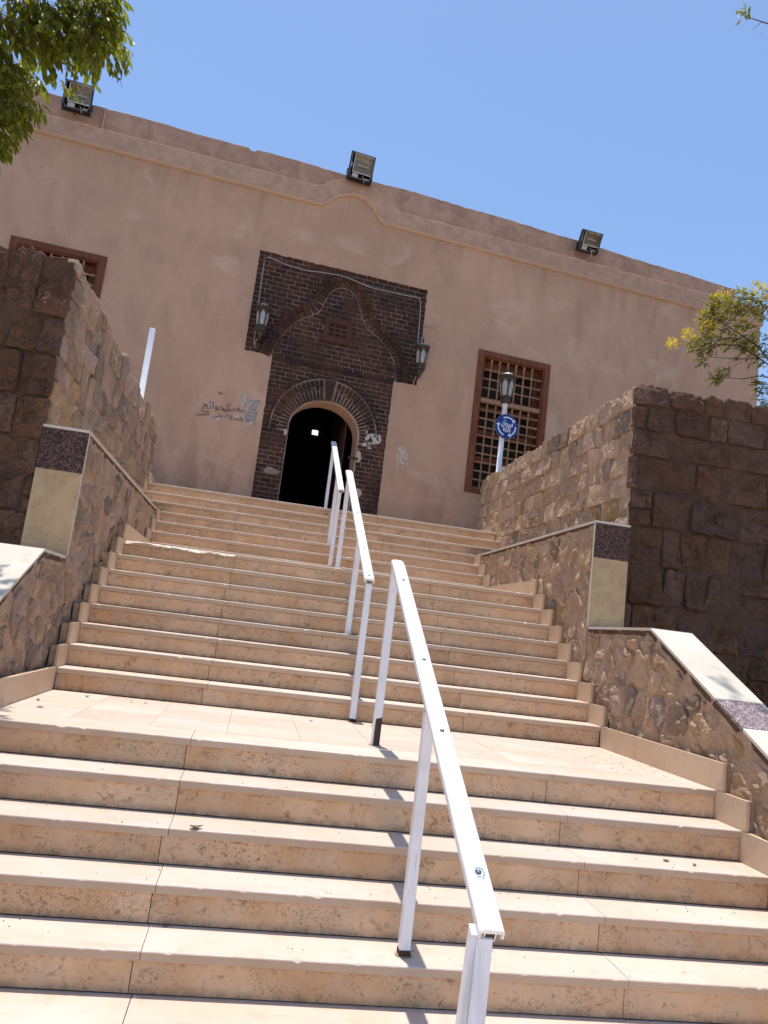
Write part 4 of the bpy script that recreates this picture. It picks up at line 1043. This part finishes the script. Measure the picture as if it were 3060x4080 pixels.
# ------------------------------------------------------------------ flood lights on the parapet
def flood(u, z, w, h, tilt, yaw_, label, roll_=0.0, seed=0, out=.25):
    t = thing('flood_light', label, 'flood light', fpt(u, -out, z), 0, 'flood lights along the roof edge')
    t.rotation_euler = (tilt, roll_, FA+yaw_)
    d = .17; hw, hh = w/2, h/2
    hs = MB(); hs.loft([[(-hw, 0, -hh), (hw, 0, -hh), (hw, 0, hh), (-hw, 0, hh)], [(-hw, .06, -hh), (hw, .06, -hh), (hw, .06, hh), (-hw, .06, hh)], [(-hw*.72, d, -hh*.72), (hw*.72, d, -hh*.72), (hw*.72, d, hh*.72), (-hw*.72, d, hh*.72)]], cap=False)
    hs.box(-hw*.72, hw*.72, d-.002, d+.004, -hh*.72, hh*.72); hs.build('housing', M['black'], t)
    rim = MB(); e = .016
    for a, b_, c_, g_ in ((-hw, -hw+e, -hh, hh), (hw-e, hw, -hh, hh), (-hw+e, hw-e, hh-e, hh), (-hw+e, hw-e, -hh, -hh+e)): rim.box(a, b_, -.014, .002, c_, g_)
    rim.build('front_rim', M['black'], t)
    bead = MB().tube([(-hw+e*2, -.016, -hh+.06), (-hw+e*1.4, -.016, -hh+.09), (-hw+e*1.4, -.016, hh-e*2), (-hw+e*2.4, -.016, hh-e*1.3), (hw-e*2.4, -.016, hh-e*1.3), (hw-e*1.4, -.016, hh-e*2.4), (hw-e*1.4, -.016, -hh+.09), (hw-e*2.6, -.016, -hh+.06), (hw-e*2.8, -.016, -hh+e*1.6), (-hw+e*3, -.016, -hh+e*1.6), (-hw+e*2.4, -.016, -hh+.055)], .004, 6); bead.build('seal_bead', M['conduit'], t)
    # reflector trough in the upper part
    x0, x1, z0, z1 = -hw+.085, hw-.03, -hh+.135, hh-.035; zm = (z0+z1)/2
    rf = MB(); prof = [(.0, z1), (.05, z1-.03), (.10, zm+.05), (.11, zm), (.10, zm-.05), (.05, z0+.03), (.0, z0)]
    rf.loft([[(x, y, zz) for y, zz in prof] for x in (x0, x1)], cap=False, closed=False)
    for x in (x0, x1): rf.poly([(x, y, zz) for y, zz in prof])
    rf.build('reflector', M['reflector'], t)
    MB().box(x0-.012, x1+.012, -.006, .006, z0-.014, z0+.002).box(x0-.012, x0+.002, -.006, .006, z0, z1).box(x0, x1+.01, -.006, .006, z1, z1+.010).build('reflector_edge', M['cap'], t)
    MB().tube([(x0+.06, .055, zm), (x1-.06, .055, zm)], .013, 10).build('lamp_tube', M['opal'], t)
    MB().box(x0, x0+.11, .01, .05, -hh+.035, -hh+.115).build('ballast_box', M['ballast'], t)
    MB().box(x1-.10, x1-.02, .02, .05, -hh+.055, -hh+.072).build('terminal_strip', M['cap'], t)
    MB().box(-hw+.02, hw-.02, .10, .12, -hh+.02, -hh+.13).box(-hw+.02, x0-.015, .10, .12, -hh+.13, hh-.02).build('back_board', M['black'], t)
    MB().box(-hw+.028, -hw+.055, .03, .08, -.02, .06).build('capacitor', M['alu'], t)
    MB().tube([(x1-.15, .03, -hh+.10), (x1-.12, .01, -hh+.06), (x1-.11, -.02, -hh+.02), (x1-.10, -.015, -hh-.03)], .008, 6).build('loose_wire', M['conduit'], t)
    yk = MB().tube([(-hw-.010, .07, 0-.06), (-hw-.010, .07, -hh-.012), (hw+.010, .07, -hh-.012), (hw+.010, .07, -.06)], .012, 6); yk.build('yoke', M['rust'], t)
    MB().lathe([(.012, 0), (.022, .003), (.022, .018), (.012, .022)], (hw, .05, -hh+.09), 8, 'x').build('pivot_bolt', M['black'], t)
    return t
flood(-5.374, 8.985, .455, .47, .15, 0, 'flood light with dusty glass at the left end of the roof edge, behind leaves')
flood(-.447, 9.127, .455, .50, .12, 0, 'old flood light with dusty reflector above the cornice bump over the door', .04)
flood(4.30, 8.89, .44, .40, .48, 0, 'flood light tilted well down, on a short arm above the right window')
ar = MB().tube([fpt(4.42, .03, 8.63), fpt(4.42, -.10, 8.66), fpt(4.39, -.17, 8.76)], .013, 7).build('bracket_arm', M['conduit']); tag(ar, 'short rusty arm holding up the right-hand flood light', 'bracket')
for uu, zz in ((-5.43, 8.86), (-.40, 8.98)):
    o = MB().tube([fpt(uu, .04, zz-.03), fpt(uu, -.08, zz-.05), fpt(uu, -.19, zz-.03)], .014, 7).build('bracket_arm', M['rust'])
    tag(o, 'rusty arm holding the left-hand flood light' if uu < -3 else 'rusty arm holding the middle flood light over the door', 'bracket')

# ------------------------------------------------------------------ handrails
RXc = -.268
def rail_top(y, y0, z0, s): return z0+(y-y0)*s
def handrail(ya, za, yb_, zb, posts, label, rivets, brace=False, lw=.086):
    """ya,za lower end of the rail top; posts: (y, base z, rusty)"""
    t = thing('handrail', label, 'handrail', (RXc, posts[0][0], posts[0][1]), 0, 'white handrails down the middle of the steps')
    ox, oy, oz = t.location; s = (zb-za)/(yb_-ya); hw = lw/2; D = Vector((0, yb_-ya, zb-za)).normalized(); Nn = Vector((0, -D.z, D.y))
    prof = [(-hw, -.034), (-hw, -.010), (-hw+.004, -.004), (-hw+.012, 0), (-hw+.020, .003), (hw-.020, .003), (hw-.012, 0), (hw-.004, -.004), (hw, -.010), (hw, -.034), (hw-.009, -.036), (hw-.010, -.014), (-hw+.010, -.014), (-hw+.009, -.036)]
    n = max(8, int((yb_-ya)/.08)); rings = []
    for k in range(n+1):
        f = k/n; y = ya+(yb_-ya)*f; z_ = za+(zb-za)*f
        ends = 0.0
        if k == n: ends = .010
        rings.append([(x*(1-ends*2)+.0008*nz(y, x, 2, 7), y-oy+Nn.y*(d-ends), z_-oz+Nn.z*(d-ends)+.0008*nz(y, 3, x, 5)) for x, d in prof])
    MB().loft(rings).build('rail_cover', M['white'], t)
    # steel tube under the plastic cover
    a = Vector((0, ya+.012, za))+Nn*-.033; b_ = Vector((0, yb_-.012, zb))+Nn*-.033
    tb = MB(); q = .021; rr = []
    for P_ in (a, b_): rr.append([(x, P_.y-oy+Nn.y*d, P_.z-oz+Nn.z*d) for x, d in ((-q, -.018), (q, -.018), (q, .016), (-q, .016))])
    tb.loft(rr); tb.build('steel_tube', M['white'], t)
    P_ = a; MB().loft([[(x, P_.y-oy-.0015+Nn.y*d, P_.z-oz+Nn.z*d) for x, d in ((-q*.75, -.013), (q*.75, -.013), (q*.75, .012), (-q*.75, .012))], [(x, P_.y-oy-.0005+Nn.y*d, P_.z-oz+Nn.z*d) for x, d in ((-q*.75, -.013), (q*.75, -.013), (q*.75, .012), (-q*.75, .012))]]).build('tube_mouth', M['rust'], t)
    for (py, pz, rusty) in posts:
        top = za+(py-ya)*s-.045; hp = .025; xo = -.016 if py < -2 else 0
        MB().loft([[(-hp+xo, py-oy-hp, pz-oz), (hp+xo, py-oy-hp, pz-oz), (hp+xo, py-oy+hp, pz-oz), (-hp+xo, py-oy+hp, pz-oz)], [(-hp+xo, py-oy-hp, top-oz-hp*s), (hp+xo, py-oy-hp, top-oz-hp*s), (hp+xo, py-oy+hp, top-oz+hp*s), (-hp+xo, py-oy+hp, top-oz+hp*s)]]).build('post', M['white'], t)
        if rusty:
            rings = []
            for k in range(6):
                z_ = pz-oz+.001+(.17 if rusty == 2 else .028)*k/5; e = hp+.0022
                w_ = e*(1 if k < 5 else .985); j_ = .03*nz(k, py)
                rings.append([(-w_*(1 if rusty == 2 else 1)+(.012 if rusty == 2 else 0), py-oy-w_, z_), (w_, py-oy-w_, z_+j_), (w_, py-oy+w_, z_+j_), (-w_+(.02 if rusty == 2 else 0), py-oy+w_, z_)])
            MB().loft(rings).build('rust_patch', M['rust'], t)
        blb = []; 
        for k in range(14): aa = 2*PI*k/14; q2 = .040+.012*nz(math.cos(aa)*2, math.sin(aa)*2, py); blb.append((q2*math.cos(aa), py-oy+q2*math.sin(aa), pz-oz+.0005))
        MB().prism(blb, (0, 0, .004)).build('grout_ring', M['mortar'] if rusty else M['skirt'], t)
    for ry in rivets:
        z_ = za+(ry-ya)*s
        c = Vector((0.006*nz(ry, 4), ry-oy, z_-oz))+Nn*.0035
        rings = []
        for rr_, hh_ in ((.011, 0), (.011, .0015), (.007, .0028), (.005, .0055), (.001, .006)):
            rings.append([tuple(c+Vector((1, 0, 0))*rr_*math.cos(2*PI*k/12)+D*rr_*math.sin(2*PI*k/12)+Nn*hh_) for k in range(12)])
        MB().loft(rings).build('rivet', M['screw'], t, True)
    return t, Nn, D, (ox, oy, oz)
handrail(5.40, 2.575, 8.06, 3.875, [(5.62, 8*H+HT, 0), (6.27, 8*H+3*HT, 0), (7.92, ZTOP, 0)], 'short farthest white handrail reaching the dark doorway', [7.69, 6.68, 6.0, 5.50])
handrail(1.63, 1.165, 4.66, 2.70, [(1.655, 0.0, 1), (2.69, 4*H, 0), (4.55, 8*H, 0)], 'middle white handrail standing on the upper flight between landings', [4.47, 3.73, 3.16, 2.25, 1.69])
t3, Nn3, D3, O3 = handrail(-2.175, -.175, .40, 1.235, [(.455, 0.0, 2), (-.985, -4*HK, 1), (-2.13, ZG, 0)], 'nearest white handrail with a blue scribble, rusty foot on the landing', [.107, -.733, -1.261, -1.968])
MB().box(-.0255, -.012, -1.0-O3[1], -.985-O3[1], .375-O3[2], .425-O3[2]).build('rust_patch', M['rust'], t3)
# flat bar and bent gusset beside the lowest post
yb0 = -2.13-O3[1]
MB().loft([[(-.094, yb0-.02, ZG-O3[2]), (-.071, yb0-.02, ZG-O3[2]), (-.071, yb0+.02, ZG-O3[2]), (-.094, yb0+.02, ZG-O3[2])], [(-.062, yb0-.02, -.20-O3[2]), (-.040, yb0-.02, -.20-O3[2]), (-.040, yb0+.02, -.18-O3[2]), (-.062, yb0+.02, -.18-O3[2])]]).build('brace_bar', M['white'], t3)
MB().prism([(-.044, yb0-.026, -.225-O3[2]), (-.036, yb0-.026, -.225-O3[2]), (-.012, yb0-.075, -.50-O3[2]), (.004, yb0-.11, ZG-O3[2]), (-.075, yb0-.11, ZG-O3[2]), (-.066, yb0-.075, -.50-O3[2])], (0, .004, 0)).build('gusset_plate', M['white'], t3)
# blue scribble
sc_ = MB()
for k in range(46):
    a = k*.62; rr_ = .013+.011*abs(nz(k, 3, 1, .7)); s0 = Vector((0.004+math.cos(a)*rr_, 0, 0))+D3*(math.sin(a)*rr_*1.3-.012*(k % 3 == 0)); s1 = Vector((0.004+math.cos(a+.5)*rr_*1.05, 0, 0))+D3*(math.sin(a+.5)*rr_*1.35-.012*(k % 4 == 0))
    zc = -.175+(-1.968+2.175)*((1.235+.175)/(.40+2.175)); c = Vector((0, -1.968-O3[1], zc-O3[2]))+Nn3*.0036
    dd = (s1-s0).normalized().cross(Nn3)*.0010
    sc_.poly([tuple(c+s0+dd), tuple(c+s1+dd), tuple(c+s1-dd), tuple(c+s0-dd)])
sc_.build('blue_scribble', M['scuff'], t3)

# ------------------------------------------------------------------ dead leaves on the steps
def dead_leaf(x, y, z, L, rz, label, curl=.5):
    mb = MB(); n = 6; rings = []
    for k in range(n+1):
        f = k/n; w = L*.28*math.sin(PI*min(1, f*1.02+.01))**.8+.0006; c = curl*L*(f-.5)**2
        rings.append([(L*(f-.5), -w, c+w*.5), (L*(f-.5), 0, c), (L*(f-.5), w, c+w*.35)])
    mb.loft(rings, cap=False, closed=False)
    o = mb.build('dead_leaf', M['dry'], None, False, (x, y, z+.003)); o.rotation_euler = (R_.uniform(-.1, .1), 0, rz); tag(o, label, 'dead leaf', 'dead leaves on the steps'); return o
dead_leaf(-1.30, -.53, -2*HK, .075, .3, 'curled dry brown leaf on the third step down from the lower landing', .9)
dead_leaf(-1.36, -.86+.03, -4*HK, .035, 1.2, 'small dry leaf on the lowest step in the left half')
dead_leaf(-2.42, .62, .0, .05, .4, 'dry leaf on the lower landing near its left front')
dead_leaf(-2.52, .95, .0, .04, 2, 'tiny dry leaf by the left skirting of the lower landing', 1.2)
dead_leaf(-2.30, 1.45, .0, .045, 1, 'dry leaf below the first riser at the left of the lower landing', .9)
dead_leaf(-1.97, 1.40, .0, .028, 2.2, 'tiny dry crumb of leaf left of the middle on the lower landing')
dead_leaf(-1.87, 1.42, .0, .034, .7, 'small dark dry leaf on the lower landing, beneath the first riser joint')
dead_leaf(-.62, 1.40, .0, .036, .2, 'small dry leaf on the lower landing left of the middle handrail foot')
dead_leaf(-.13, 1.50, .0, .03, 1.4, 'tiny dry leaf on the lower landing behind the nearest handrail')
dead_leaf(1.35, -.40, -2*HK, .05, .1, 'dry brown leaf scrap at the right of the third step down')
dead_leaf(1.50, -.44, -2*HK, .04, 1.1, 'second dry leaf scrap at the far right of the third step down')
# crumbs of mortar swept along the right skirting and step feet
cr = MB()
for k in range(420):
    q = R_.random()
    if q < .35: x, y, z_ = R_.uniform(1.2, 1.88), R_.uniform(.3, 1.70), 0.0
    elif q < .5: x, y, z_ = R_.uniform(-2.58, 1.85), R_.uniform(1.60, 1.71), 0.0
    elif q < .85:
        i = R_.randrange(1, 5); x, y, z_ = R_.uniform(-2.4, 1.85), -i*.2766+R_.uniform(.03, .27), -i*HK
    else: i = R_.randrange(0, 7); x, y, z_ = R_.choice((R_.uniform(-2.58, -2.3), R_.uniform(1.6, 1.88))), YL[i]+R_.uniform(.03, .25), (i+1)*H
    s = R_.uniform(.0015, .0045); cr.loft([[(x+s*math.cos(a)*R_.uniform(.7, 1.3), y+s*math.sin(a), z_) for a in (0, 1.6, 3.1, 4.7)], [(x+s*.5*math.cos(a), y+s*.5*math.sin(a), z_+s) for a in (0, 1.6, 3.1, 4.7)]])
tag(cr.build('crumbs', M['dry']), 'scattered brown crumbs on the pale steps', 'crumbs', kind='stuff')

# ------------------------------------------------------------------ trees
def leaf_mesh(L, w, mat, name='leaf', fold=.25, droop=.15):
    mb = MB(); st_ = [(0, .02), (.18, .6), (.42, 1.0), (.68, .75), (.88, .3), (1.0, .02)]
    rings = [[(f*L, -w*.5*k, abs(w*.5*k)*fold-droop*L*f*f), (f*L, 0, -droop*L*f*f), (f*L, w*.5*k, abs(w*.5*k)*fold-droop*L*f*f)] for f, k in st_]
    mb.loft(rings, cap=False, closed=False); return mb
def rot_to(d, roll_=0.0):
    d = Vector(d).normalized(); q = d.to_track_quat('X', 'Z'); m = q.to_matrix().to_4x4() @ Matrix.Rotation(roll_, 4, 'X'); return m
def inframe(p, m=0):
    v = p-CAM_P; z_ = v.dot(fw)
    if z_ < .1: return False
    return abs(v.dot(rt)/z_*3065) < 1530+m and abs(v.dot(up)/z_*3065) < 2040+m
class Tree:
    def __init__(s, name, label, cat, base, leafmats, leafL, leafw, fold=.25):
        s.root = thing(name, label, cat, base); s.base = Vector(base); s.near = []; s.wood = MB(); s.twigs = MB()
        s.var = [leaf_mesh(leafL*k, leafw*k2, None, fold=fold, droop=dr) for k, k2, dr in ((1, 1, .1), (1.1, .95, .2), (.85, 1, .05), (1.0, .85, .3), (.7, .8, .12))]
        s.mat = leafmats; s.all = []
    def leaf(s, p, d, roll_, sc=1.0, kind=0): s.all.append((Vector(p), Vector(d), roll_, sc, kind))
    def spray(s, p, d, L, n, drop=.3, kind=0, sc=1.0, twig=.0022):
        p = Vector(p); d = Vector(d).normalized(); pts = [p.copy()]; side = 1
        for k in range(n):
            d = (d+Vector((R_.uniform(-.15, .15), R_.uniform(-.15, .15), R_.uniform(-.15, .08)-drop*.18))).normalized(); p = p+d*(L/n); pts.append(p.copy())
            lat = d.cross(Vector((0, 0, 1))).normalized()*side; side = -side
            ld = (d*.75+lat*R_.uniform(.5, 1.0)+Vector((R_.uniform(-.3, .3), R_.uniform(-.3, .3), R_.uniform(-.5, .15)-drop))).normalized()
            s.leaf(p, ld, R_.uniform(-1.0, 1.0), sc*R_.uniform(.75, 1.15), kind)
        s.leaf(p, d, 0, sc, kind)
        s.twigs.tube([q-s.base for q in pts[::2]] if len(pts) > 4 else [q-s.base for q in pts], twig, 4)
    def finish(s, view):
        vis = [l for l in s.all if inframe(l[0])]; hid = [l for l in s.all if not inframe(l[0])]
        vis.sort(key=lambda l: (l[0]-CAM_P).length/l[3]); 
        me = {}
        for i, (p, d, r_, sc, kind) in enumerate(vis[:300]):
            vi = R_.randrange(5); key = (vi, kind)
            if key not in me:
                m_ = bpy.data.meshes.new('leaf'); m_.from_pydata(s.var[vi].v, [], s.var[vi].f); m_.materials.append(s.mat[kind]); me[key] = m_
            o = link('leaf' if kind == 0 else 'blossom', me[key], s.root); o.matrix_local = Matrix.Translation(p-s.base) @ rot_to(d, r_) @ Matrix.Scale(sc, 4)
        for kind in range(len(s.mat)):
            for nm, grp in (('foliage', vis[300:]), ('outer_foliage', hid)):
                chunks = [[] for _ in range(1)]
                mb = MB(); 
                for (p, d, r_, sc, k_) in grp:
                    if k_ != kind: continue
                    m_ = Matrix.Translation(p-s.base) @ rot_to(d, r_) @ Matrix.Scale(sc, 4); sh = s.var[R_.randrange(5)]; b0 = len(mb.v)
                    mb.v += [tuple(m_ @ Vector(v)) for v in sh.v]; mb.f += [tuple(b0+i for i in f) for f in sh.f]
                if mb.v: tag(mb.build(nm if kind == 0 else nm.replace('foliage', 'blossoms'), s.mat[kind], s.root), kind='stuff')
        s.wood.build('trunk', M['bark'], s.root, True)
        if s.twigs.v: tag(s.twigs.build('twigs', M['twig'], s.root), kind='stuff')
    def limb(s, pts, rad, seg=8):
        s.wood.tube([Vector(p)-s.base for p in pts], rad, seg)
# left: drooping ficus over the steps
tr = Tree('ficus_tree', 'dark green leafy tree overhanging from the upper left corner, before the left flood light', 'tree', (-5.6, .4, ZG), [M['leaf']], .078, .032)
tr.limb([(-5.6, .4, ZG), (-5.55, .42, .8), (-5.4, .4, 2.2), (-5.1, .35, 3.6), (-4.9, .3, 4.8)], [.2, .17, .15, .12, .06], 12)
tr.limb([(-5.25, .37, 3.0), (-4.6, .32, 4.0), (-3.9, .28, 4.5), (-3.3, .2, 4.75), (-2.8, .15, 4.85)], [.09, .06, .035, .02, .006])
tr.limb([(-4.6, .32, 4.0), (-4.0, .3, 4.1), (-3.5, .25, 4.05), (-3.2, .2, 3.9)], [.05, .03, .016, .006])
blobs = [((-3.42, .28, 4.55), .26, 40), ((-3.12, .22, 4.62), .24, 44), ((-2.86, .18, 4.72), .20, 34), ((-3.02, .20, 4.42), .17, 34), ((-2.78, .15, 4.52), .12, 18), ((-2.80, .15, 4.38), .09, 12), ((-3.36, .25, 4.30), .15, 26),
         ((-3.36, .25, 4.05), .16, 26), ((-3.30, .22, 3.85), .13, 20), ((-3.17, .2, 3.83), .08, 10), ((-3.26, .2, 3.66), .09, 12), ((-3.38, .3, 3.6), .14, 14), ((-2.85, .5, 4.62), .2, 18), ((-3.2, .6, 4.6), .25, 24), ((-3.4, .9, 4.5), .3, 18), ((-3.0, .9, 4.9), .3, 18)]
for c, r, n in blobs:
    for k in range(int(n*1.7)):
        o = Vector((R_.gauss(0, 1), R_.gauss(0, 1), R_.gauss(0, 1))).normalized()*r*R_.random()**.5
        o.y *= .8; d = Vector((.55, R_.uniform(-.6, .6), -.25))+o.normalized()*.6
        tr.spray(Vector(c)+o*.85, d, R_.uniform(.10, .17), R_.randrange(5, 8), .55)
for p, d in (((-2.72, .15, 4.70), (1, 0, .05)), ((-2.75, .1, 4.45), (1, 0, -.1)), ((-2.84, .12, 4.22), (.6, 0, -.8)), ((-2.80, .12, 4.26), (.7, 0, -.6)), ((-2.9, .12, 4.22), (.5, 0, -.8)), ((-3.12, .12, 3.82), (.8, 0, -.25)), ((-3.14, .12, 3.74), (.5, 0, -.8)), ((-2.70, .1, 4.62), (.9, 0, -.3))):
    tr.spray(p, d, .15, 8, .3)
for k in range(620):                                          # crown outside the frame
    c = Vector((R_.gauss(-5.0, .9), R_.gauss(.8, 1.1), R_.gauss(4.9, .7)))
    if c.z < 3.6 or inframe(c, 330): continue
    tr.spray(c, (R_.uniform(-1, 1), R_.uniform(-1, 1), R_.uniform(-.5, .3)), .3, 9, .3, sc=1.5)
tr.finish(1)
# right: loose shrub-like tree with yellow blossom
t2 = Tree('blossoming_tree', 'loose small-leaved tree with yellow blossom clusters in front of the right end of the building', 'tree', (5.9, 4.6, 2.45), [M['leaf2'], M['flower']], .046, .021, .2)
t2.limb([(5.9, 4.6, 2.45), (5.85, 4.55, 3.4), (5.7, 4.4, 4.3), (5.5, 4.3, 4.9)], [.08, .065, .05, .035], 10)
for pts in ([(5.7, 4.4, 4.3), (5.3, 4.3, 4.85), (4.95, 4.2, 4.95), (4.6, 4.2, 4.88), (4.2, 4.2, 4.84)], [(5.3, 4.3, 4.85), (4.9, 4.2, 5.12), (4.5, 4.2, 5.3), (4.15, 4.2, 5.4)], [(5.5, 4.3, 4.9), (5.2, 4.2, 5.5), (4.9, 4.2, 5.75), (4.5, 4.2, 5.75)], [(4.95, 4.2, 4.95), (4.6, 4.15, 5.05), (4.2, 4.15, 5.0), (3.85, 4.15, 4.95)], [(5.5, 4.3, 4.9), (5.3, 4.25, 4.4), (5.1, 4.2, 4.25)], [(5.7, 4.4, 4.3), (5.4, 4.3, 4.7), (5.0, 4.2, 4.72), (4.7, 4.2, 4.62), (4.5, 4.2, 4.6)]):
    t2.limb(pts, [.014-.011*i/(len(pts)-1) for i in range(len(pts))], 6)
bl2 = [((4.35, 4.2, 5.55), .17, 36), ((4.22, 4.2, 5.36), .12, 22), ((4.65, 4.2, 5.68), .17, 36), ((4.95, 4.2, 5.75), .17, 34), ((4.85, 4.25, 5.5), .20, 24), ((4.2, 4.15, 5.02), .13, 22), ((4.02, 4.15, 4.92), .10, 14), ((4.45, 4.15, 5.12), .13, 14), ((4.65, 4.2, 5.2), .18, 18), ((4.9, 4.2, 5.15), .18, 24), ((4.75, 4.2, 4.98), .14, 12), ((4.12, 4.15, 4.74), .06, 7), ((4.45, 4.2, 4.63), .08, 12), ((4.35, 4.2, 4.56), .05, 6), ((4.98, 4.2, 4.60), .07, 10), ((5.1, 4.2, 4.42), .13, 18), ((5.1, 4.2, 4.2), .14, 14), ((5.08, 4.2, 4.95), .12, 14), ((4.4, 4.2, 5.32), .12, 12)]
for c, r, n in bl2:
    for k in range(int(n*2.6)):
        o = Vector((R_.gauss(0, 1), R_.gauss(0, 1), R_.gauss(0, 1))).normalized()*r*R_.random()**.5
        t2.spray(Vector(c)+o, Vector((-.6, R_.uniform(-.6, .6), R_.uniform(-.3, .5)))+o.normalized()*.5, R_.uniform(.06, .12), R_.randrange(4, 7), .2, twig=.0016)
for c, r, n in (((3.66, 4.15, 4.90), .075, 90), ((3.87, 4.15, 5.07), .08, 90), ((4.14, 4.15, 5.22), .11, 120), ((4.2, 4.15, 5.12), .06, 26), ((4.35, 4.15, 5.66), .14, 110), ((4.28, 4.15, 5.50), .06, 22), ((4.10, 4.15, 5.42), .04, 16), ((4.82, 4.15, 5.84), .18, 160), ((5.0, 4.15, 5.72), .14, 80), ((4.6, 4.15, 5.60), .1, 16)):
    for k in range(n):
        o = Vector((R_.gauss(0, 1), R_.gauss(0, 1), R_.gauss(0, 1))).normalized()*r*R_.random()**.4
        t2.leaf(Vector(c)+o, o.normalized()+Vector((0, -.2, .6)), R_.uniform(-3, 3), R_.uniform(.65, 1.0), 1)
for k in range(260):
    c = Vector((R_.gauss(6.1, .6), R_.gauss(4.6, .7), R_.gauss(5.4, .6)))
    if inframe(c, 120): continue
    t2.spray(c, (R_.uniform(-1, 1), R_.uniform(-1, 1), R_.uniform(-.3, .5)), .2, 7, .2, sc=1.3)
t2.finish(1)
# right, near: tree outside the frame whose twig hangs in at the top corner and shades the retaining wall
t4 = Tree('shade_tree', 'sparse leafy twig of an overhead tree at the upper right corner of the sky', 'tree', (4.9, -.6, ZG), [M['leaf']], .07, .026)
t4.limb([(4.9, -.6, ZG), (4.85, -.5, 1.5), (4.7, -.2, 3.6), (4.4, .1, 5.4), (3.9, .5, 6.6)], [.17, .14, .12, .09, .04], 12)
t4.limb([(4.4, .1, 5.4), (3.7, .6, 6.3), (3.0, .9, 6.62), (2.72, 1.0, 6.665), (2.50, 1.0, 6.68), (2.42, 1.0, 6.72)], [.05, .03, .012, .006, .004, .002], 6)
t4.limb([(2.62, 1.0, 6.67), (2.58, 1.0, 6.62), (2.545, 1.0, 6.58)], [.003, .002, .0015], 5)
for k in range(20): t4.leaf((2.43+R_.uniform(-.03, .05), 1.0+R_.uniform(-.05, .05), 6.72+R_.uniform(-.05, .05)), (R_.uniform(-1, .3), R_.uniform(-.4, .4), R_.uniform(-.8, .5)), R_.uniform(-2, 2), R_.uniform(.8, 1.2))
for p, d in (((2.545, 1, 6.59), (-.6, 0, -.9)), ((2.55, 1, 6.59), (-.2, 0, -1)), ((2.48, 1, 6.76), (.4, 0, .8)), ((2.62, 1, 6.56), (.1, 0, -1))): t4.leaf(p, d, .4, .55)
for k in range(900):
    c = Vector((R_.gauss(4.9, .95), R_.gauss(.6, 1.2), R_.gauss(6.4, .6)))
    if c.y > 1.9 or inframe(c, 420): continue
    if c.z < 5.2: continue
    t4.spray(c, (R_.uniform(-1, 1), R_.uniform(-1, 1), R_.uniform(-.4, .3)), .3, 9, .3, sc=1.7)
for c in ((1.92, 1.28, 7.1), (1.98, 1.36, 7.2), (1.95, .86, 7.1)):
    for k in range(7):
        if not inframe(Vector(c), 160): t4.spray(Vector(c)+Vector((R_.gauss(0, .05), R_.gauss(0, .07), R_.gauss(0, .05))), (R_.uniform(-1, 1), R_.uniform(-1, 1), -.2), .12, 5, .2, sc=1.1)
t4.limb([(3.7, .6, 6.3), (3.0, .8, 6.9), (1.95, 1.2, 7.12)], [.014, .008, .003], 5)
t4.finish(1)

# ------------------------------------------------------------------ far grey block seen past the right corner
fb = thing('grey_block', 'plain grey rendered block behind the right corner of the building', 'building', (22.5, 25, 0))
MB().box(-3.4, 4, 0, 8, ZG, 12.45).build('wall', M['conc'], fb); MB().box(-3.5, 4.1, -.1, 8.1, 12.451, 12.6).build('roof_slab', M['conc'], fb)
f_ = MB().box(-2.2, -1.2, -.03, .05, 9.0, 10.4).build('window', M['wood'], fb); MB().box(-2.1, -1.3, -.04, -.031, 9.1, 10.3).build('pane', M['dark'], f_)
